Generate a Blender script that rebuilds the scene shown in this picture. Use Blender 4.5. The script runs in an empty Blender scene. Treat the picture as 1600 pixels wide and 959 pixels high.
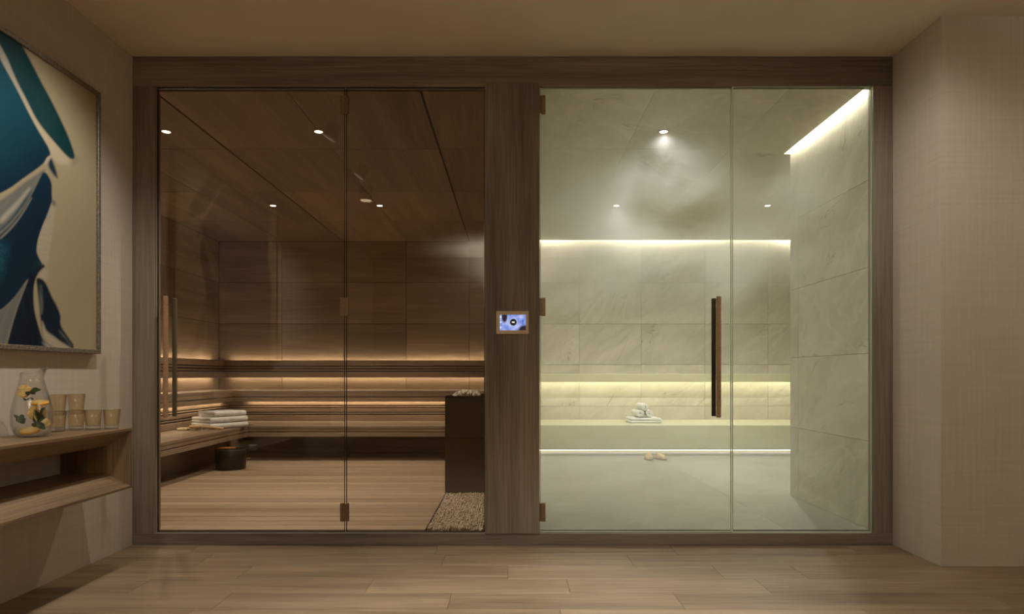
import bpy, bmesh, math, random
import numpy as np
from mathutils import Vector, Matrix, noise as mnoise

random.seed(7)
np.random.seed(7)
scene = bpy.context.scene
C = scene.collection
R = math.radians
CAMZ, F = 0.976, 1000.0          # eye height (m) and focal length (pixels of the 1600 px frame)

# ------------------------------------------------------------------ camera, world, exposure
cam_data = bpy.data.cameras.new('camera')
cam = bpy.data.objects.new('camera', cam_data)
C.objects.link(cam)
cam.location = (0, 0, CAMZ)
cam.rotation_euler = (R(90), 0, 0)
cam_data.sensor_width = 36.0
cam_data.lens = 36.0 * F / 1600.0
cam_data.shift_y = 105.5 / 1600.0
cam_data.clip_start = 0.05
scene.camera = cam

world = bpy.data.worlds.new('world')
scene.world = world
world.use_nodes = True
world.node_tree.nodes['Background'].inputs[0].default_value = (1.0, 0.85, 0.65, 1)
world.node_tree.nodes['Background'].inputs[1].default_value = 0.02

scene.view_settings.view_transform = 'Standard'
scene.view_settings.look = 'None'
scene.view_settings.gamma = 1.0
scene.view_settings.exposure = 0.0
scene.cycles.use_denoising = True
scene.cycles.max_bounces = 10
scene.cycles.diffuse_bounces = 5
scene.cycles.transparent_max_bounces = 24
scene.cycles.volume_bounces = 4
scene.cycles.sample_clamp_indirect = 4.0
scene.cycles.volume_step_rate = 2.0
scene.cycles.volume_max_steps = 128

# light levels (W for spots, emission strength for LED strips)
ROOM_W = 130.0
FILL_UP_W = 640.0  # unseen fill lamps added to lift the room's ceiling and walls
SAUNA_W = 100.0
STEAM_W = 135.0
LED_SAUNA = 30.0
LED_STEAM = 70.0
LED_KICK = 4.0
ROOM_C = (1.0, 0.955, 0.885)
FILL_WASH_W = 52.0
FILL_RET_W = 45.0
WARM = (1.0, 0.93, 0.82)
AMBER = (1.0, 0.86, 0.64)
PALE = (1.0, 0.95, 0.80)
LED_COVE = 36.0


# ------------------------------------------------------------------ helpers
def s2l(r, g, b):
    def f(v):
        v /= 255.0
        return v / 12.92 if v <= 0.04045 else ((v + 0.055) / 1.055) ** 2.4
    return (f(r), f(g), f(b), 1.0)


def link(o, parent=None):
    C.objects.link(o)
    if parent is not None:
        o.parent = parent
        p = parent
        off = Vector((0, 0, 0))
        while p is not None:
            off += p.location
            p = p.parent
        o.matrix_parent_inverse = Matrix.Translation(-off)
    return o


def mesh_obj(name, bm, m, parent=None, smooth=False):
    me = bpy.data.meshes.new(name)
    bmesh.ops.recalc_face_normals(bm, faces=bm.faces)
    bm.to_mesh(me)
    bm.free()
    if smooth:
        me.polygons.foreach_set('use_smooth', [True] * len(me.polygons))
    if m is not None:
        me.materials.append(m)
    o = bpy.data.objects.new(name, me)
    return link(o, parent)


def tag(o, label=None, cat=None, group=None, kind=None):
    if label:
        o['label'] = label
    if cat:
        o['category'] = cat
    if group:
        o['group'] = group
    if kind:
        o['kind'] = kind
    return o


def empty(name, loc, label=None, cat=None, group=None, kind=None):
    o = bpy.data.objects.new(name, None)
    o.empty_display_size = 0.05
    o.location = loc
    C.objects.link(o)
    return tag(o, label, cat, group, kind)


def add_box(bm, x0, x1, y0, y1, z0, z1, bev=0.0, seg=1):
    vs = [bm.verts.new(p) for p in ((x0, y0, z0), (x1, y0, z0), (x1, y1, z0), (x0, y1, z0),
                                    (x0, y0, z1), (x1, y0, z1), (x1, y1, z1), (x0, y1, z1))]
    fs = [bm.faces.new([vs[i] for i in q]) for q in ((3, 2, 1, 0), (4, 5, 6, 7), (0, 1, 5, 4),
                                                     (1, 2, 6, 5), (2, 3, 7, 6), (3, 0, 4, 7))]
    if bev > 0:
        es = list({e for f in fs for e in f.edges})
        bmesh.ops.bevel(bm, geom=es, offset=bev, segments=seg, affect='EDGES', profile=0.5)
    return bm


def box(name, x0, x1, y0, y1, z0, z1, m, parent=None, bev=0.0, seg=1):
    bm = bmesh.new()
    add_box(bm, min(x0, x1), max(x0, x1), min(y0, y1), max(y0, y1), min(z0, z1), max(z0, z1), bev, seg)
    return mesh_obj(name, bm, m, parent)


def struct(o):
    o['kind'] = 'structure'
    return o


def add_lathe(bm, prof, cx, cy, cz, n=32, close=False):
    rings = []
    for r, z in prof:
        if r < 1e-6:
            rings.append([bm.verts.new((cx, cy, cz + z))])
        else:
            rings.append([bm.verts.new((cx + r * math.cos(2 * math.pi * i / n), cy + r * math.sin(2 * math.pi * i / n), cz + z)) for i in range(n)])
    pairs = list(zip(rings, rings[1:]))
    if close:
        pairs.append((rings[-1], rings[0]))
    for a, b in pairs:
        for i in range(n):
            j = (i + 1) % n
            if len(a) == 1 and len(b) == 1:
                continue
            if len(a) == 1:
                bm.faces.new((a[0], b[i], b[j]))
            elif len(b) == 1:
                bm.faces.new((a[i], a[j], b[0]))
            else:
                bm.faces.new((a[i], a[j], b[j], b[i]))
    return bm


def add_tube(bm, p0, p1, r, n=16, r1=None):
    p0, p1 = Vector(p0), Vector(p1)
    r1 = r if r1 is None else r1
    d = (p1 - p0).normalized()
    up = Vector((0, 0, 1)) if abs(d.z) < 0.9 else Vector((1, 0, 0))
    u = d.cross(up).normalized()
    v = d.cross(u)
    ch = min(0.15 * r, 0.002)
    rings = []
    L = (p1 - p0).length
    for t, rr in ((0, r - ch), (ch, r), (L - ch, r1), (L, r1 - ch)):
        c = p0 + d * t
        rings.append([bm.verts.new(c + (u * math.cos(2 * math.pi * i / n) + v * math.sin(2 * math.pi * i / n)) * rr) for i in range(n)])
    for a, b in zip(rings, rings[1:]):
        for i in range(n):
            bm.faces.new((a[i], a[(i + 1) % n], b[(i + 1) % n], b[i]))
    bm.faces.new(rings[0][::-1])
    bm.faces.new(rings[-1])
    return bm


def copy_tree(o, parent=None):
    c = o.copy()
    C.objects.link(c)
    if parent is not None:
        c.parent = parent
    for ch in list(o.children):
        copy_tree(ch, c)
    return c


# ------------------------------------------------------------------ materials
class NT:
    def __init__(self, name):
        self.m = bpy.data.materials.new(name)
        self.m.use_nodes = True
        self.t = self.m.node_tree
        self.t.nodes.clear()
        self.out = self.t.nodes.new('ShaderNodeOutputMaterial')

    def n(self, typ, **kw):
        nd = self.t.nodes.new('ShaderNode' + typ)
        for k, v in kw.items():
            if k.startswith('_'):
                setattr(nd, k[1:], v)
            else:
                key = int(k[1:]) if k[0] == 'i' and k[1:].isdigit() else k
                s = nd.inputs[key]
                if hasattr(v, 'is_output') or isinstance(v, bpy.types.NodeSocket):
                    self.t.links.new(v, s)
                else:
                    s.default_value = v
        return nd

    def link(self, a, b):
        self.t.links.new(a, b)

    def math(self, op, a, b=0.0, c=None, clamp=False):
        nd = self.t.nodes.new('ShaderNodeMath')
        nd.operation = op
        nd.use_clamp = clamp
        for i, v in enumerate((a, b, c)):
            if v is None:
                continue
            if isinstance(v, bpy.types.NodeSocket):
                self.t.links.new(v, nd.inputs[i])
            else:
                nd.inputs[i].default_value = v
        return nd.outputs[0]

    def mix(self, fac, a, b, blend='MIX'):
        nd = self.t.nodes.new('ShaderNodeMix')
        nd.data_type = 'RGBA'
        nd.blend_type = blend
        for s, v in ((nd.inputs[0], fac), (nd.inputs[6], a), (nd.inputs[7], b)):
            if isinstance(v, bpy.types.NodeSocket):
                self.t.links.new(v, s)
            else:
                s.default_value = v
        return nd.outputs[2]

    def ramp(self, fac, stops):
        nd = self.t.nodes.new('ShaderNodeValToRGB')
        self.t.links.new(fac, nd.inputs[0])
        el = nd.color_ramp.elements
        while len(el) < len(stops):
            el.new(0.5)
        for e, (p, c) in zip(el, stops):
            e.position = p
            e.color = c if len(c) == 4 else (*c, 1)
        return nd.outputs[0]

    def vec(self, scale, off=None):
        tc = self.n('TexCoord')
        v = tc.outputs['Object']
        if off is not None:
            a = self.t.nodes.new('ShaderNodeVectorMath')
            a.operation = 'ADD'
            self.t.links.new(v, a.inputs[0])
            self.t.links.new(off, a.inputs[1])
            v = a.outputs[0]
        mp = self.n('Mapping', Vector=v)
        mp.inputs['Scale'].default_value = scale
        return mp.outputs[0]

    def bsdf(self, color, rough=0.6, spec=0.4, metal=0.0, bump=None, bstr=0.2, bdist=0.002):
        p = self.n('BsdfPrincipled')
        for k, v in (('Base Color', color), ('Roughness', rough), ('Metallic', metal), ('Specular IOR Level', spec)):
            if isinstance(v, bpy.types.NodeSocket):
                self.t.links.new(v, p.inputs[k])
            else:
                p.inputs[k].default_value = v
        if bump is not None:
            b = self.n('Bump', Height=bump)
            b.inputs['Strength'].default_value = bstr
            b.inputs['Distance'].default_value = bdist
            self.t.links.new(b.outputs[0], p.inputs['Normal'])
        self.t.links.new(p.outputs[0], self.out.inputs[0])
        return self.m


def wood(name, dark, light, axis, rough=0.5, spec=0.35, vary=0.0, fine=1.0, bstr=0.15, broad=0.5):
    k = NT(name)
    oi = k.n('ObjectInfo')
    off = k.n('CombineXYZ')
    r10 = k.math('MULTIPLY', oi.outputs['Random'], 17.0)
    for i in range(3):
        k.link(r10, off.inputs[i])
    offs = off.outputs[0] if vary > 0 else None

    def sc(al, ac):
        return tuple(al if 'xyz'[i] == axis else ac for i in range(3))
    n1 = k.n('TexNoise', Vector=k.vec(sc(0.55, 9.0 * fine), offs), Scale=1.0, Detail=5.0, Roughness=0.6, Distortion=0.7)
    n2 = k.n('TexNoise', Vector=k.vec(sc(3.0, 150.0 * fine), offs), Scale=1.0, Detail=3.0, Roughness=0.6)
    n3 = k.n('TexNoise', Vector=k.vec(sc(0.35, 2.2), offs), Scale=1.0, Detail=2.0)
    f = k.math('ADD', k.math('MULTIPLY', n1.outputs[0], 0.55), k.math('MULTIPLY', n2.outputs[0], 0.45))
    f = k.math('ADD', f, k.math('MULTIPLY', k.math('SUBTRACT', n3.outputs[0], 0.5), broad))
    if vary > 0:
        f = k.math('ADD', f, k.math('MULTIPLY', k.math('SUBTRACT', oi.outputs['Random'], 0.5), vary))
    col = k.ramp(f, [(0.30, dark), (0.68, light)])
    return k.bsdf(col, rough, spec, bump=f, bstr=bstr, bdist=0.0015)


def plain(name, c, rough=0.5, spec=0.4, metal=0.0, noise=0.08, scale=30.0, bstr=0.05):
    k = NT(name)
    n = k.n('TexNoise', Vector=k.vec((1, 1, 1)), Scale=scale, Detail=4.0)
    d = tuple(max(0, v * (1 - noise * 2)) for v in c[:3]) + (1,)
    l = tuple(min(1, v * (1 + noise * 2)) for v in c[:3]) + (1,)
    col = k.ramp(n.outputs[0], [(0.3, d), (0.7, l)])
    return k.bsdf(col, rough, spec, metal, bump=n.outputs[0], bstr=bstr)


def plaster(name, c, axis_h):
    """hand-combed linen plaster: fine vertical combing with horizontal trowel scratches"""
    k = NT(name)

    def sc(v, h):
        return tuple(v if i == 2 else h for i in range(3))
    a = k.n('TexNoise', Vector=k.vec(sc(2.5, 90.0)), Scale=1.0, Detail=3.0)
    b = k.n('TexNoise', Vector=k.vec(sc(60.0, 2.2)), Scale=1.0, Detail=3.0)
    m = k.n('TexNoise', Vector=k.vec((1, 1, 1)), Scale=1.6, Detail=3.0)
    h = k.math('ADD', k.math('MULTIPLY', a.outputs[0], 0.5), k.math('MULTIPLY', k.math('MULTIPLY', b.outputs[0], m.outputs[0]), 1.0))
    d = tuple(v * 0.92 for v in c[:3]) + (1,)
    l = tuple(min(1, v * 1.04) for v in c[:3]) + (1,)
    col = k.ramp(h, [(0.32, d), (0.62, l)])
    return k.bsdf(col, 0.85, 0.2, bump=h, bstr=0.22, bdist=0.002)


def stone(name, c0, c1, vein, rough=0.35, vary=0.16, vscale=1.0):
    k = NT(name)
    oi = k.n('ObjectInfo')
    off = k.n('CombineXYZ')
    for i, q in enumerate((3.1, 7.7, 5.3)):
        k.link(k.math('MULTIPLY', oi.outputs['Random'], q), off.inputs[i])
    rot = k.n('VectorRotate', Vector=k.vec((1, 1, 1), off.outputs[0]), _rotation_type='EULER_XYZ')
    rot.inputs['Rotation'].default_value = (0.5, 0.65, 0.4)
    mp = k.n('Mapping', Vector=rot.outputs[0])
    mp.inputs['Scale'].default_value = (0.8, 1.0, 2.4)
    base = k.n('TexNoise', Vector=mp.outputs[0], Scale=1.3, Detail=6.0, Roughness=0.6, Distortion=0.8)
    cl = k.n('TexNoise', Vector=mp.outputs[0], Scale=9.0, Detail=5.0, Roughness=0.65)
    f = k.math('ADD', k.math('MULTIPLY', base.outputs[0], 0.7), k.math('MULTIPLY', cl.outputs[0], 0.3))
    f = k.math('ADD', f, k.math('MULTIPLY', k.math('SUBTRACT', oi.outputs['Random'], 0.5), vary))
    col = k.ramp(f, [(0.33, c0), (0.66, c1)])
    vn = k.n('TexNoise', Vector=mp.outputs[0], Scale=0.9 * vscale, Detail=4.0, Roughness=0.55, Distortion=1.2)
    dist = k.math('ABSOLUTE', k.math('SUBTRACT', vn.outputs[0], 0.52))
    line = k.math('SUBTRACT', 1.0, k.math('DIVIDE', dist, 0.006), clamp=True)
    mk = k.n('TexNoise', Vector=mp.outputs[0], Scale=2.3, Detail=2.0)
    line = k.math('MULTIPLY', line, k.math('MULTIPLY', k.math('SUBTRACT', mk.outputs[0], 0.5), 5.0, clamp=True), clamp=True)
    col = k.mix(k.math('MULTIPLY', line, 0.85), col, vein)
    dist2 = k.math('ABSOLUTE', k.math('SUBTRACT', vn.outputs[0], 0.44))
    line2 = k.math('SUBTRACT', 1.0, k.math('DIVIDE', dist2, 0.02), clamp=True)
    col = k.mix(k.math('MULTIPLY', line2, 0.25), col, tuple(min(1, v * 1.25) for v in c1[:3]) + (1,))
    return k.bsdf(col, rough, 0.35, bump=cl.outputs[0], bstr=0.03)


def thin_glass(name, tint, refl=1.0, rough=0.0):
    k = NT(name)
    g = k.n('NewGeometry')
    ior = k.math('ADD', 1.5, k.math('MULTIPLY', g.outputs['Backfacing'], 1 / 1.5 - 1.5))
    fr = k.n('Fresnel', IOR=ior)
    fac = k.math('MULTIPLY', fr.outputs[0], refl, clamp=True)
    tr = k.n('BsdfTransparent', Color=tint)
    gl = k.n('BsdfGlossy', Color=(1, 1, 1, 1), Roughness=rough)
    mx = k.n('MixShader', i0=fac, i1=tr.outputs[0], i2=gl.outputs[0])
    k.link(mx.outputs[0], k.out.inputs[0])
    return k.m


def emit(name, c, s):
    k = NT(name)
    e = k.n('Emission', Color=(*c[:3], 1), Strength=s)
    k.link(e.outputs[0], k.out.inputs[0])
    return k.m


def cloth(name, c):
    k = NT(name)
    n = k.n('TexNoise', Vector=k.vec((1, 1, 1)), Scale=420.0, Detail=3.0)
    n2 = k.n('TexNoise', Vector=k.vec((1, 1, 1)), Scale=25.0, Detail=3.0)
    d = tuple(v * 0.82 for v in c[:3]) + (1,)
    col = k.ramp(n2.outputs[0], [(0.3, d), (0.7, c)])
    return k.bsdf(col, 0.95, 0.1, bump=n.outputs[0], bstr=0.5, bdist=0.003)


FR_D, FR_L = s2l(92, 83, 72), s2l(154, 141, 125)
M = {}
M['frame_x'] = wood('frame_wood_horizontal', FR_D, FR_L, 'x')
M['frame_z'] = wood('frame_wood_vertical', FR_D, FR_L, 'z')
M['floor'] = wood('oak_floor', s2l(92, 74, 55), s2l(162, 140, 114), 'x', rough=0.42, vary=0.03, fine=0.9, broad=0.12)
M['console'] = wood('console_wood', s2l(92, 72, 52), s2l(158, 130, 98), 'y', rough=0.45)
M['console_z'] = wood('console_wood_upright', s2l(92, 72, 52), s2l(158, 130, 98), 'z', rough=0.45)
SA_D, SA_L = s2l(122, 102, 82), s2l(168, 144, 120)
M['sauna_x'] = wood('sauna_wood_across', SA_D, SA_L, 'x', rough=0.5, vary=0.10, fine=0.8)
M['sauna_y'] = wood('sauna_wood_along', SA_D, SA_L, 'y', rough=0.5, vary=0.10, fine=0.8)
M['sauna_ceiling'] = wood('sauna_ceiling_wood', s2l(100, 80, 60), s2l(146, 121, 96), 'y', rough=0.55, vary=0.10, fine=0.8)
M['sauna_groove'] = plain('sauna_groove_shadow_board', s2l(52, 38, 26), 0.8)
M['deck'] = wood('duckboard_wood', s2l(140, 116, 92), s2l(186, 160, 132), 'x', rough=0.5, vary=0.14, fine=0.7)
M['wall'] = plaster('combed_plaster', s2l(198, 187, 172), 'y')
M['ceiling'] = plain('painted_ceiling', s2l(222, 209, 186), 0.9, 0.1, noise=0.02, scale=3.0, bstr=0.02)
M['stone'] = stone('veined_stone', s2l(174, 169, 150), s2l(205, 200, 182), s2l(120, 104, 70))
M['stone_floor'] = stone('stone_floor', s2l(146, 143, 130), s2l(172, 169, 156), s2l(128, 120, 104), rough=0.4)
M['solid_surface'] = plain('bench_solid_surface', s2l(200, 197, 165), 0.45, 0.35, noise=0.02, scale=6.0, bstr=0.01)
M['grout'] = plain('grout', s2l(152, 146, 120), 0.9)
M['bronze'] = plain('brushed_bronze', s2l(142, 118, 90), 0.42, 0.5, metal=0.75, noise=0.06, scale=80)
M['bronze_dark'] = plain('dark_bronze', s2l(64, 50, 30), 0.45, 0.5, metal=0.7, noise=0.05, scale=60)
M['brown_bar'] = plain('brown_leather_wrap', s2l(172, 138, 106), 0.6, 0.3, noise=0.1, scale=120)
M['grey_bar'] = plain('grey_green_bar', s2l(118, 118, 102), 0.55, 0.3, noise=0.08, scale=100)
M['black_bar'] = plain('black_olive_bar', s2l(52, 46, 26), 0.5, 0.3, noise=0.06, scale=100)
M['heater'] = plain('heater_steel', s2l(74, 60, 34), 0.38, 0.5, metal=0.6, noise=0.03, scale=12)
M['pebble'] = None
M['towel'] = cloth('white_terry', s2l(238, 235, 230))
M['slipper'] = cloth('beige_felt', s2l(214, 190, 150))
M['sole'] = cloth('slipper_sole', s2l(160, 138, 108))
M['bucket'] = plain('dark_bucket', s2l(52, 42, 24), 0.4, 0.5, metal=0.3, noise=0.08, scale=40)
M['black_metal'] = plain('black_metal', s2l(34, 28, 24), 0.45, 0.5, metal=0.4)
M['orange_wood'] = wood('orange_handle_wood', s2l(196, 118, 50), s2l(226, 156, 82), 'x', rough=0.4)
M['brush_wood'] = wood('brush_wood', s2l(190, 150, 105), s2l(220, 184, 138), 'x', rough=0.5)
M['bristle'] = cloth('pale_bristle', s2l(214, 200, 164))
M['sauna_glass'] = thin_glass('smoked_glass', (0.80, 0.77, 0.72, 1), 1.1)
M['steam_glass'] = thin_glass('clear_glass', (0.965, 0.98, 0.965, 1), 0.8)
M['edge_dark'] = plain('smoked_glass_edge', s2l(46, 38, 26), 0.2, 0.6, noise=0.02)
k = NT('polished_glass_edge')
_d = k.n('BsdfDiffuse', Color=(0.75, 0.80, 0.70, 1))
_t = k.n('BsdfTranslucent', Color=(0.85, 0.88, 0.78, 1))
_x = k.n('MixShader', i0=0.65, i1=_d.outputs[0], i2=_t.outputs[0])
k.link(_x.outputs[0], k.out.inputs[0])
M['edge_pale'] = k.m
M['silver'] = plain('aged_silver_leaf', s2l(140, 130, 112), 0.5, 0.5, metal=0.5, noise=0.2, scale=90)
M['led_sauna'] = emit('led_amber', AMBER, LED_SAUNA)
M['led_steam'] = emit('led_pale', PALE, LED_STEAM)
M['led_ledge'] = emit('led_ledge', PALE, LED_STEAM * 0.33)
M['led_kick'] = emit('led_kick', (1.0, 0.92, 0.72), LED_KICK)
M['lens'] = emit('downlight_lens', (1.0, 0.90, 0.74), 14.0)
M['trim_white'] = plain('downlight_trim', s2l(150, 138, 118), 0.5)

k = NT('white_pebble')
oi = k.n('TexNoise', Vector=k.vec((1, 1, 1)), Scale=38.0, Detail=1.0)
M['pebble'] = k.bsdf(k.ramp(oi.outputs[0], [(0.3, s2l(150, 132, 108)), (0.5, s2l(205, 188, 162)), (0.72, s2l(232, 222, 204))]), 0.75, 0.25)
k = NT('heater_stone')
oi = k.n('TexNoise', Vector=k.vec((1, 1, 1)), Scale=26.0, Detail=2.0)
M['rock'] = k.bsdf(k.ramp(oi.outputs[0], [(0.35, s2l(176, 164, 146)), (0.65, s2l(242, 230, 210))]), 0.85, 0.2)


def spot(name, x, y, z, w, ang, blend, col, rad=0.03, parent=None, aim=None):
    l = bpy.data.lights.new(name, 'SPOT')
    l.energy = w
    l.spot_size = R(ang)
    l.spot_blend = blend
    l.color = col
    l.shadow_soft_size = rad
    o = bpy.data.objects.new(name, l)
    o.location = (x, y, z)
    if aim is not None:
        o.rotation_euler = (Vector(aim) - Vector((x, y, z))).to_track_quat('-Z', 'Y').to_euler()
    C.objects.link(o)
    if parent is not None:
        o.parent = parent
        o.location = (0, 0, z - parent.location.z)
    return o


def can_light(x, y, z, label, group, w, col, ang=150, blend=0.4):
    t = empty('can_downlight', (x, y, z), label, 'downlight', group)
    bm = bmesh.new()
    add_lathe(bm, [(0.0, -0.001), (0.060, -0.001), (0.060, -0.13), (0.056, -0.13), (0.056, -0.05), (0.0, -0.05)], x, y, z, 28)
    mesh_obj('can', bm, M['trim_white'], t, False)
    bm = bmesh.new()
    add_lathe(bm, [(0, -0.052), (0.050, -0.052)], x, y, z, 28)
    mesh_obj('lens', bm, M['lens'], t)
    spot('lamp', 0, 0, z - 0.065, w, ang, blend, col, 0.03, t)
    return t


def downlight(x, y, z, label, group, w, ang, blend, col, r=0.026, rad=0.025, aim=None, lens='lens'):
    t = empty('ceiling_downlight', (x, y, z), label, 'downlight', group)
    bm = bmesh.new()
    add_lathe(bm, [(r + 0.012, -0.0005), (r + 0.010, -0.004), (r + 0.001, -0.004), (r, -0.001), (r, 0.004)], x, y, z, 28)
    mesh_obj('trim_ring', bm, M['trim_white'], t, True)
    bm = bmesh.new()
    add_lathe(bm, [(0, -0.002), (r, -0.002)], x, y, z, 28)
    mesh_obj('lens', bm, M[lens], t)
    s = spot('lamp', 0, 0, z - 0.012, w, ang, blend, col, rad, t)
    if aim is not None:
        s.rotation_euler = (Vector(aim) - Vector((x, y, z))).to_track_quat('-Z', 'Y').to_euler()
    return t


# ------------------------------------------------------------------ the room (structure)
ZC = 2.80                      # room ceiling
ZI = CAMZ + 1.648              # ceiling of the two cabins
FI = 0.073                     # raised floor of the two cabins
YF = 3.67                      # front of the timber screen
XL, XR = -2.176, 2.183
YB = -2.6                      # wall behind the viewpoint

fl = struct(box('floor', -2.4, 4.6, YB, YF, -0.06, -0.006, M['sauna_groove']))
rows = [(2.86 - 0.198 * i) for i in range(28)]
edges_y = [3.67, 3.468, 3.272, 3.055, 2.862] + [2.862 - 0.2 * i for i in range(1, 27)]
joints = {0: [-1.78, -0.42, 0.9, 1.9],
          1: [-1.62, -0.36, 0.62, 1.75],
          2: [-1.32, -0.02, 1.02, 1.42],
          3: [-1.72, -0.66, 0.26, 1.16],
          4: [-1.25, -0.27, 0.72, 2.1]}
for r_ in range(len(edges_y) - 1):
    y1, y0 = edges_y[r_], edges_y[r_ + 1]
    js = joints.get(r_)
    if js is None:
        st = random.uniform(0, 1.3)
        js = [-2.1 + st + i * 1.45 + random.uniform(-0.2, 0.2) for i in range(4)]
    xs = [-2.176] + [j for j in js if j < 4.3] + ([3.3] if js[-1] < 2.9 else []) + [4.6]
    for a, b in zip(xs, xs[1:]):
        box('plank', a + 0.0006, b - 0.0006, y0 + 0.0004, y1 - 0.0004, -0.014, random.uniform(-0.0003, 0.0), M['floor'], fl, 0.0007)

struct(box('ceiling', -2.4, 4.6, YB, YF + 0.1, ZC, ZC + 0.1, M['ceiling']))
struct(box('wall_left', XL - 0.12, XL, YB, YF, -0.06, ZC, M['wall']))
struct(box('wall_right_return', XR, 4.6, 3.258, YF + 0.0, -0.06, ZC, M['wall']))
struct(box('wall_right', 4.6, 4.72, YB, 3.3, -0.06, ZC, M['wall']))
struct(box('wall_back', -2.4, 4.72, YB - 0.12, YB, -0.06, ZC, M['wall']))

# timber screen around the glass
ZS = 0.066
ZH = CAMZ + 451 / 272.5
struct(box('trim_header', XL, XR, YF, YF + 0.055, ZH, ZC, M['frame_x'], bev=0.002))
struct(box('trim_sill', XL, XR, YF - 0.004, YF + 0.055, 0.0, ZS, M['frame_x'], bev=0.002))
struct(box('trim_left_jamb', XL, -2.051, YF, YF + 0.055, ZS, ZH, M['frame_z'], bev=0.002))
struct(box('trim_right_jamb', 2.072, XR, YF, YF + 0.055, ZS, ZH, M['frame_z'], bev=0.002))
struct(box('trim_centre_post', -0.155, 0.158, YF - 0.012, YF + 0.08, ZS, ZH + 0.012, M['frame_z'], bev=0.002))

# ------------------------------------------------------------------ glass doors and fixed panes
GY0, GY1 = 3.688, 3.697


def glass_pane(parent, x0, x1, z0, z1, gm, em, y0=GY0, y1=GY1, edge=0.004):
    box('glass', x0 + edge, x1 - edge, y0, y1, z0 + edge, z1 - edge, M[gm], parent)
    bm = bmesh.new()
    add_box(bm, x0, x0 + edge, y0, y1, z0, z1)
    add_box(bm, x1 - edge, x1, y0, y1, z0, z1)
    add_box(bm, x0 + edge, x1 - edge, y0, y1, z0, z0 + edge)
    add_box(bm, x0 + edge, x1 - edge, y0, y1, z1 - edge, z1)
    mesh_obj('polished_edge', bm, M[em], parent)


def pull_handle(parent, x, y, z0, z1, m, ygl, name_label):
    bm = bmesh.new()
    add_tube(bm, (x, y, z0), (x, y, z0 + 0.046), 0.0132, 20)
    add_tube(bm, (x, y, z0 + 0.0485), (x, y, z1 - 0.0485), 0.0132, 20)
    add_tube(bm, (x, y, z1 - 0.046), (x, y, z1), 0.0132, 20)
    add_tube(bm, (x, y, z0 + 0.044), (x, y, z1 - 0.044), 0.0118, 12)
    h = mesh_obj('handle', bm, m, parent)
    h['label'] = name_label
    for z in (z0 + 0.075, z1 - 0.075):
        bm = bmesh.new()
        add_tube(bm, (x, y, z), (x, ygl, z), 0.006, 12)
        mesh_obj('standoff', bm, M['black_metal'], h)
    return h


def hinge(parent, xa, xm, xb, z, m):
    bm = bmesh.new()
    for a, b in ((xa, xm - 0.0035), (xm + 0.0035, xb)):
        add_box(bm, a, b, GY0 - 0.006, GY0 - 0.0005, z - 0.052, z + 0.052, 0.001)
        add_box(bm, a, b, GY1 + 0.0005, GY1 + 0.006, z - 0.052, z + 0.052, 0.001)
    add_box(bm, xm - 0.0045, xm + 0.0045, GY0 - 0.003, GY1 + 0.003, z - 0.050, z + 0.050)
    mesh_obj('hinge', bm, m, parent)


ZG0, ZG1 = 0.069, CAMZ + 448 / 271.0
HZ = [CAMZ + (585 - 162) / 272.0, CAMZ + (585 - 479) / 272.0, CAMZ + (585 - 801) / 272.0]
d1 = empty('door_1', (-1.5, 3.69, ZG0), kind='structure')
glass_pane(d1, -2.044, -0.9625, ZG0, ZG1, 'sauna_glass', 'edge_dark')
w1 = empty('window_1', (-0.55, 3.69, ZG0), kind='structure')
glass_pane(w1, -0.9565, -0.157, ZG0, ZG1, 'sauna_glass', 'edge_dark')
for z in HZ:
    hinge(d1, -0.990, -0.9595, -0.942, z, M['bronze'])
pull_handle(d1, -1.967, 3.635, 0.732, 1.42, M['brown_bar'], GY0, 'brown outer pull bar')
pull_handle(d1, -1.976, 3.75, 0.732, 1.422, M['grey_bar'], GY1, 'grey green inner pull bar')

d2 = empty('door_2', (0.7, 3.69, ZG0), kind='structure')
glass_pane(d2, 0.162, 1.2645, ZG0, ZG1 - 0.004, 'steam_glass', 'edge_pale')
w2 = empty('window_2', (1.7, 3.69, ZG0), kind='structure')
glass_pane(w2, 1.2675, 2.069, ZG0 - 0.002, ZG1 + 0.004, 'steam_glass', 'edge_pale', 3.680, 3.689)
for z in HZ:
    hinge(d2, 0.1595, 0.1665, 0.193, z, M['bronze'])
pull_handle(d2, 1.174, 3.635, 0.732, 1.42, M['brown_bar'], GY0, 'brown outer pull bar')
pull_handle(d2, 1.182, 3.75, 0.732, 1.422, M['black_bar'], GY1, 'black inner pull bar')

# ------------------------------------------------------------------ sauna shell
SX0, SX1, SYB = -3.63, -0.155, 7.925
SY0 = 3.727
colx = [SX0, -2.85, -2.084, -1.31, -0.53, SX1]
rowz = [FI, 0.587, 1.10, 1.605, 2.115, ZI]
rowy = [SY0, 4.68, 5.78, 6.88, SYB]

cs = struct(box('ceiling_sauna', SX0 - 0.1, SX1, SY0 - 0.05, SYB + 0.1, ZI + 0.012, ZI + 0.08, M['sauna_groove']))
GAPX = {-2.084: 0.007, -0.53: 0.007, -2.85: 0.003, -1.31: 0.0015}
for a, b in zip(colx, colx[1:]):
    for c, d in zip(rowy, rowy[1:]):
        box('panel', a + GAPX.get(a, 0.0), b - GAPX.get(b, 0.0), c + 0.0025, d - 0.0025, ZI, ZI + 0.0125, M['sauna_ceiling'], cs, 0.001)

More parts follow.
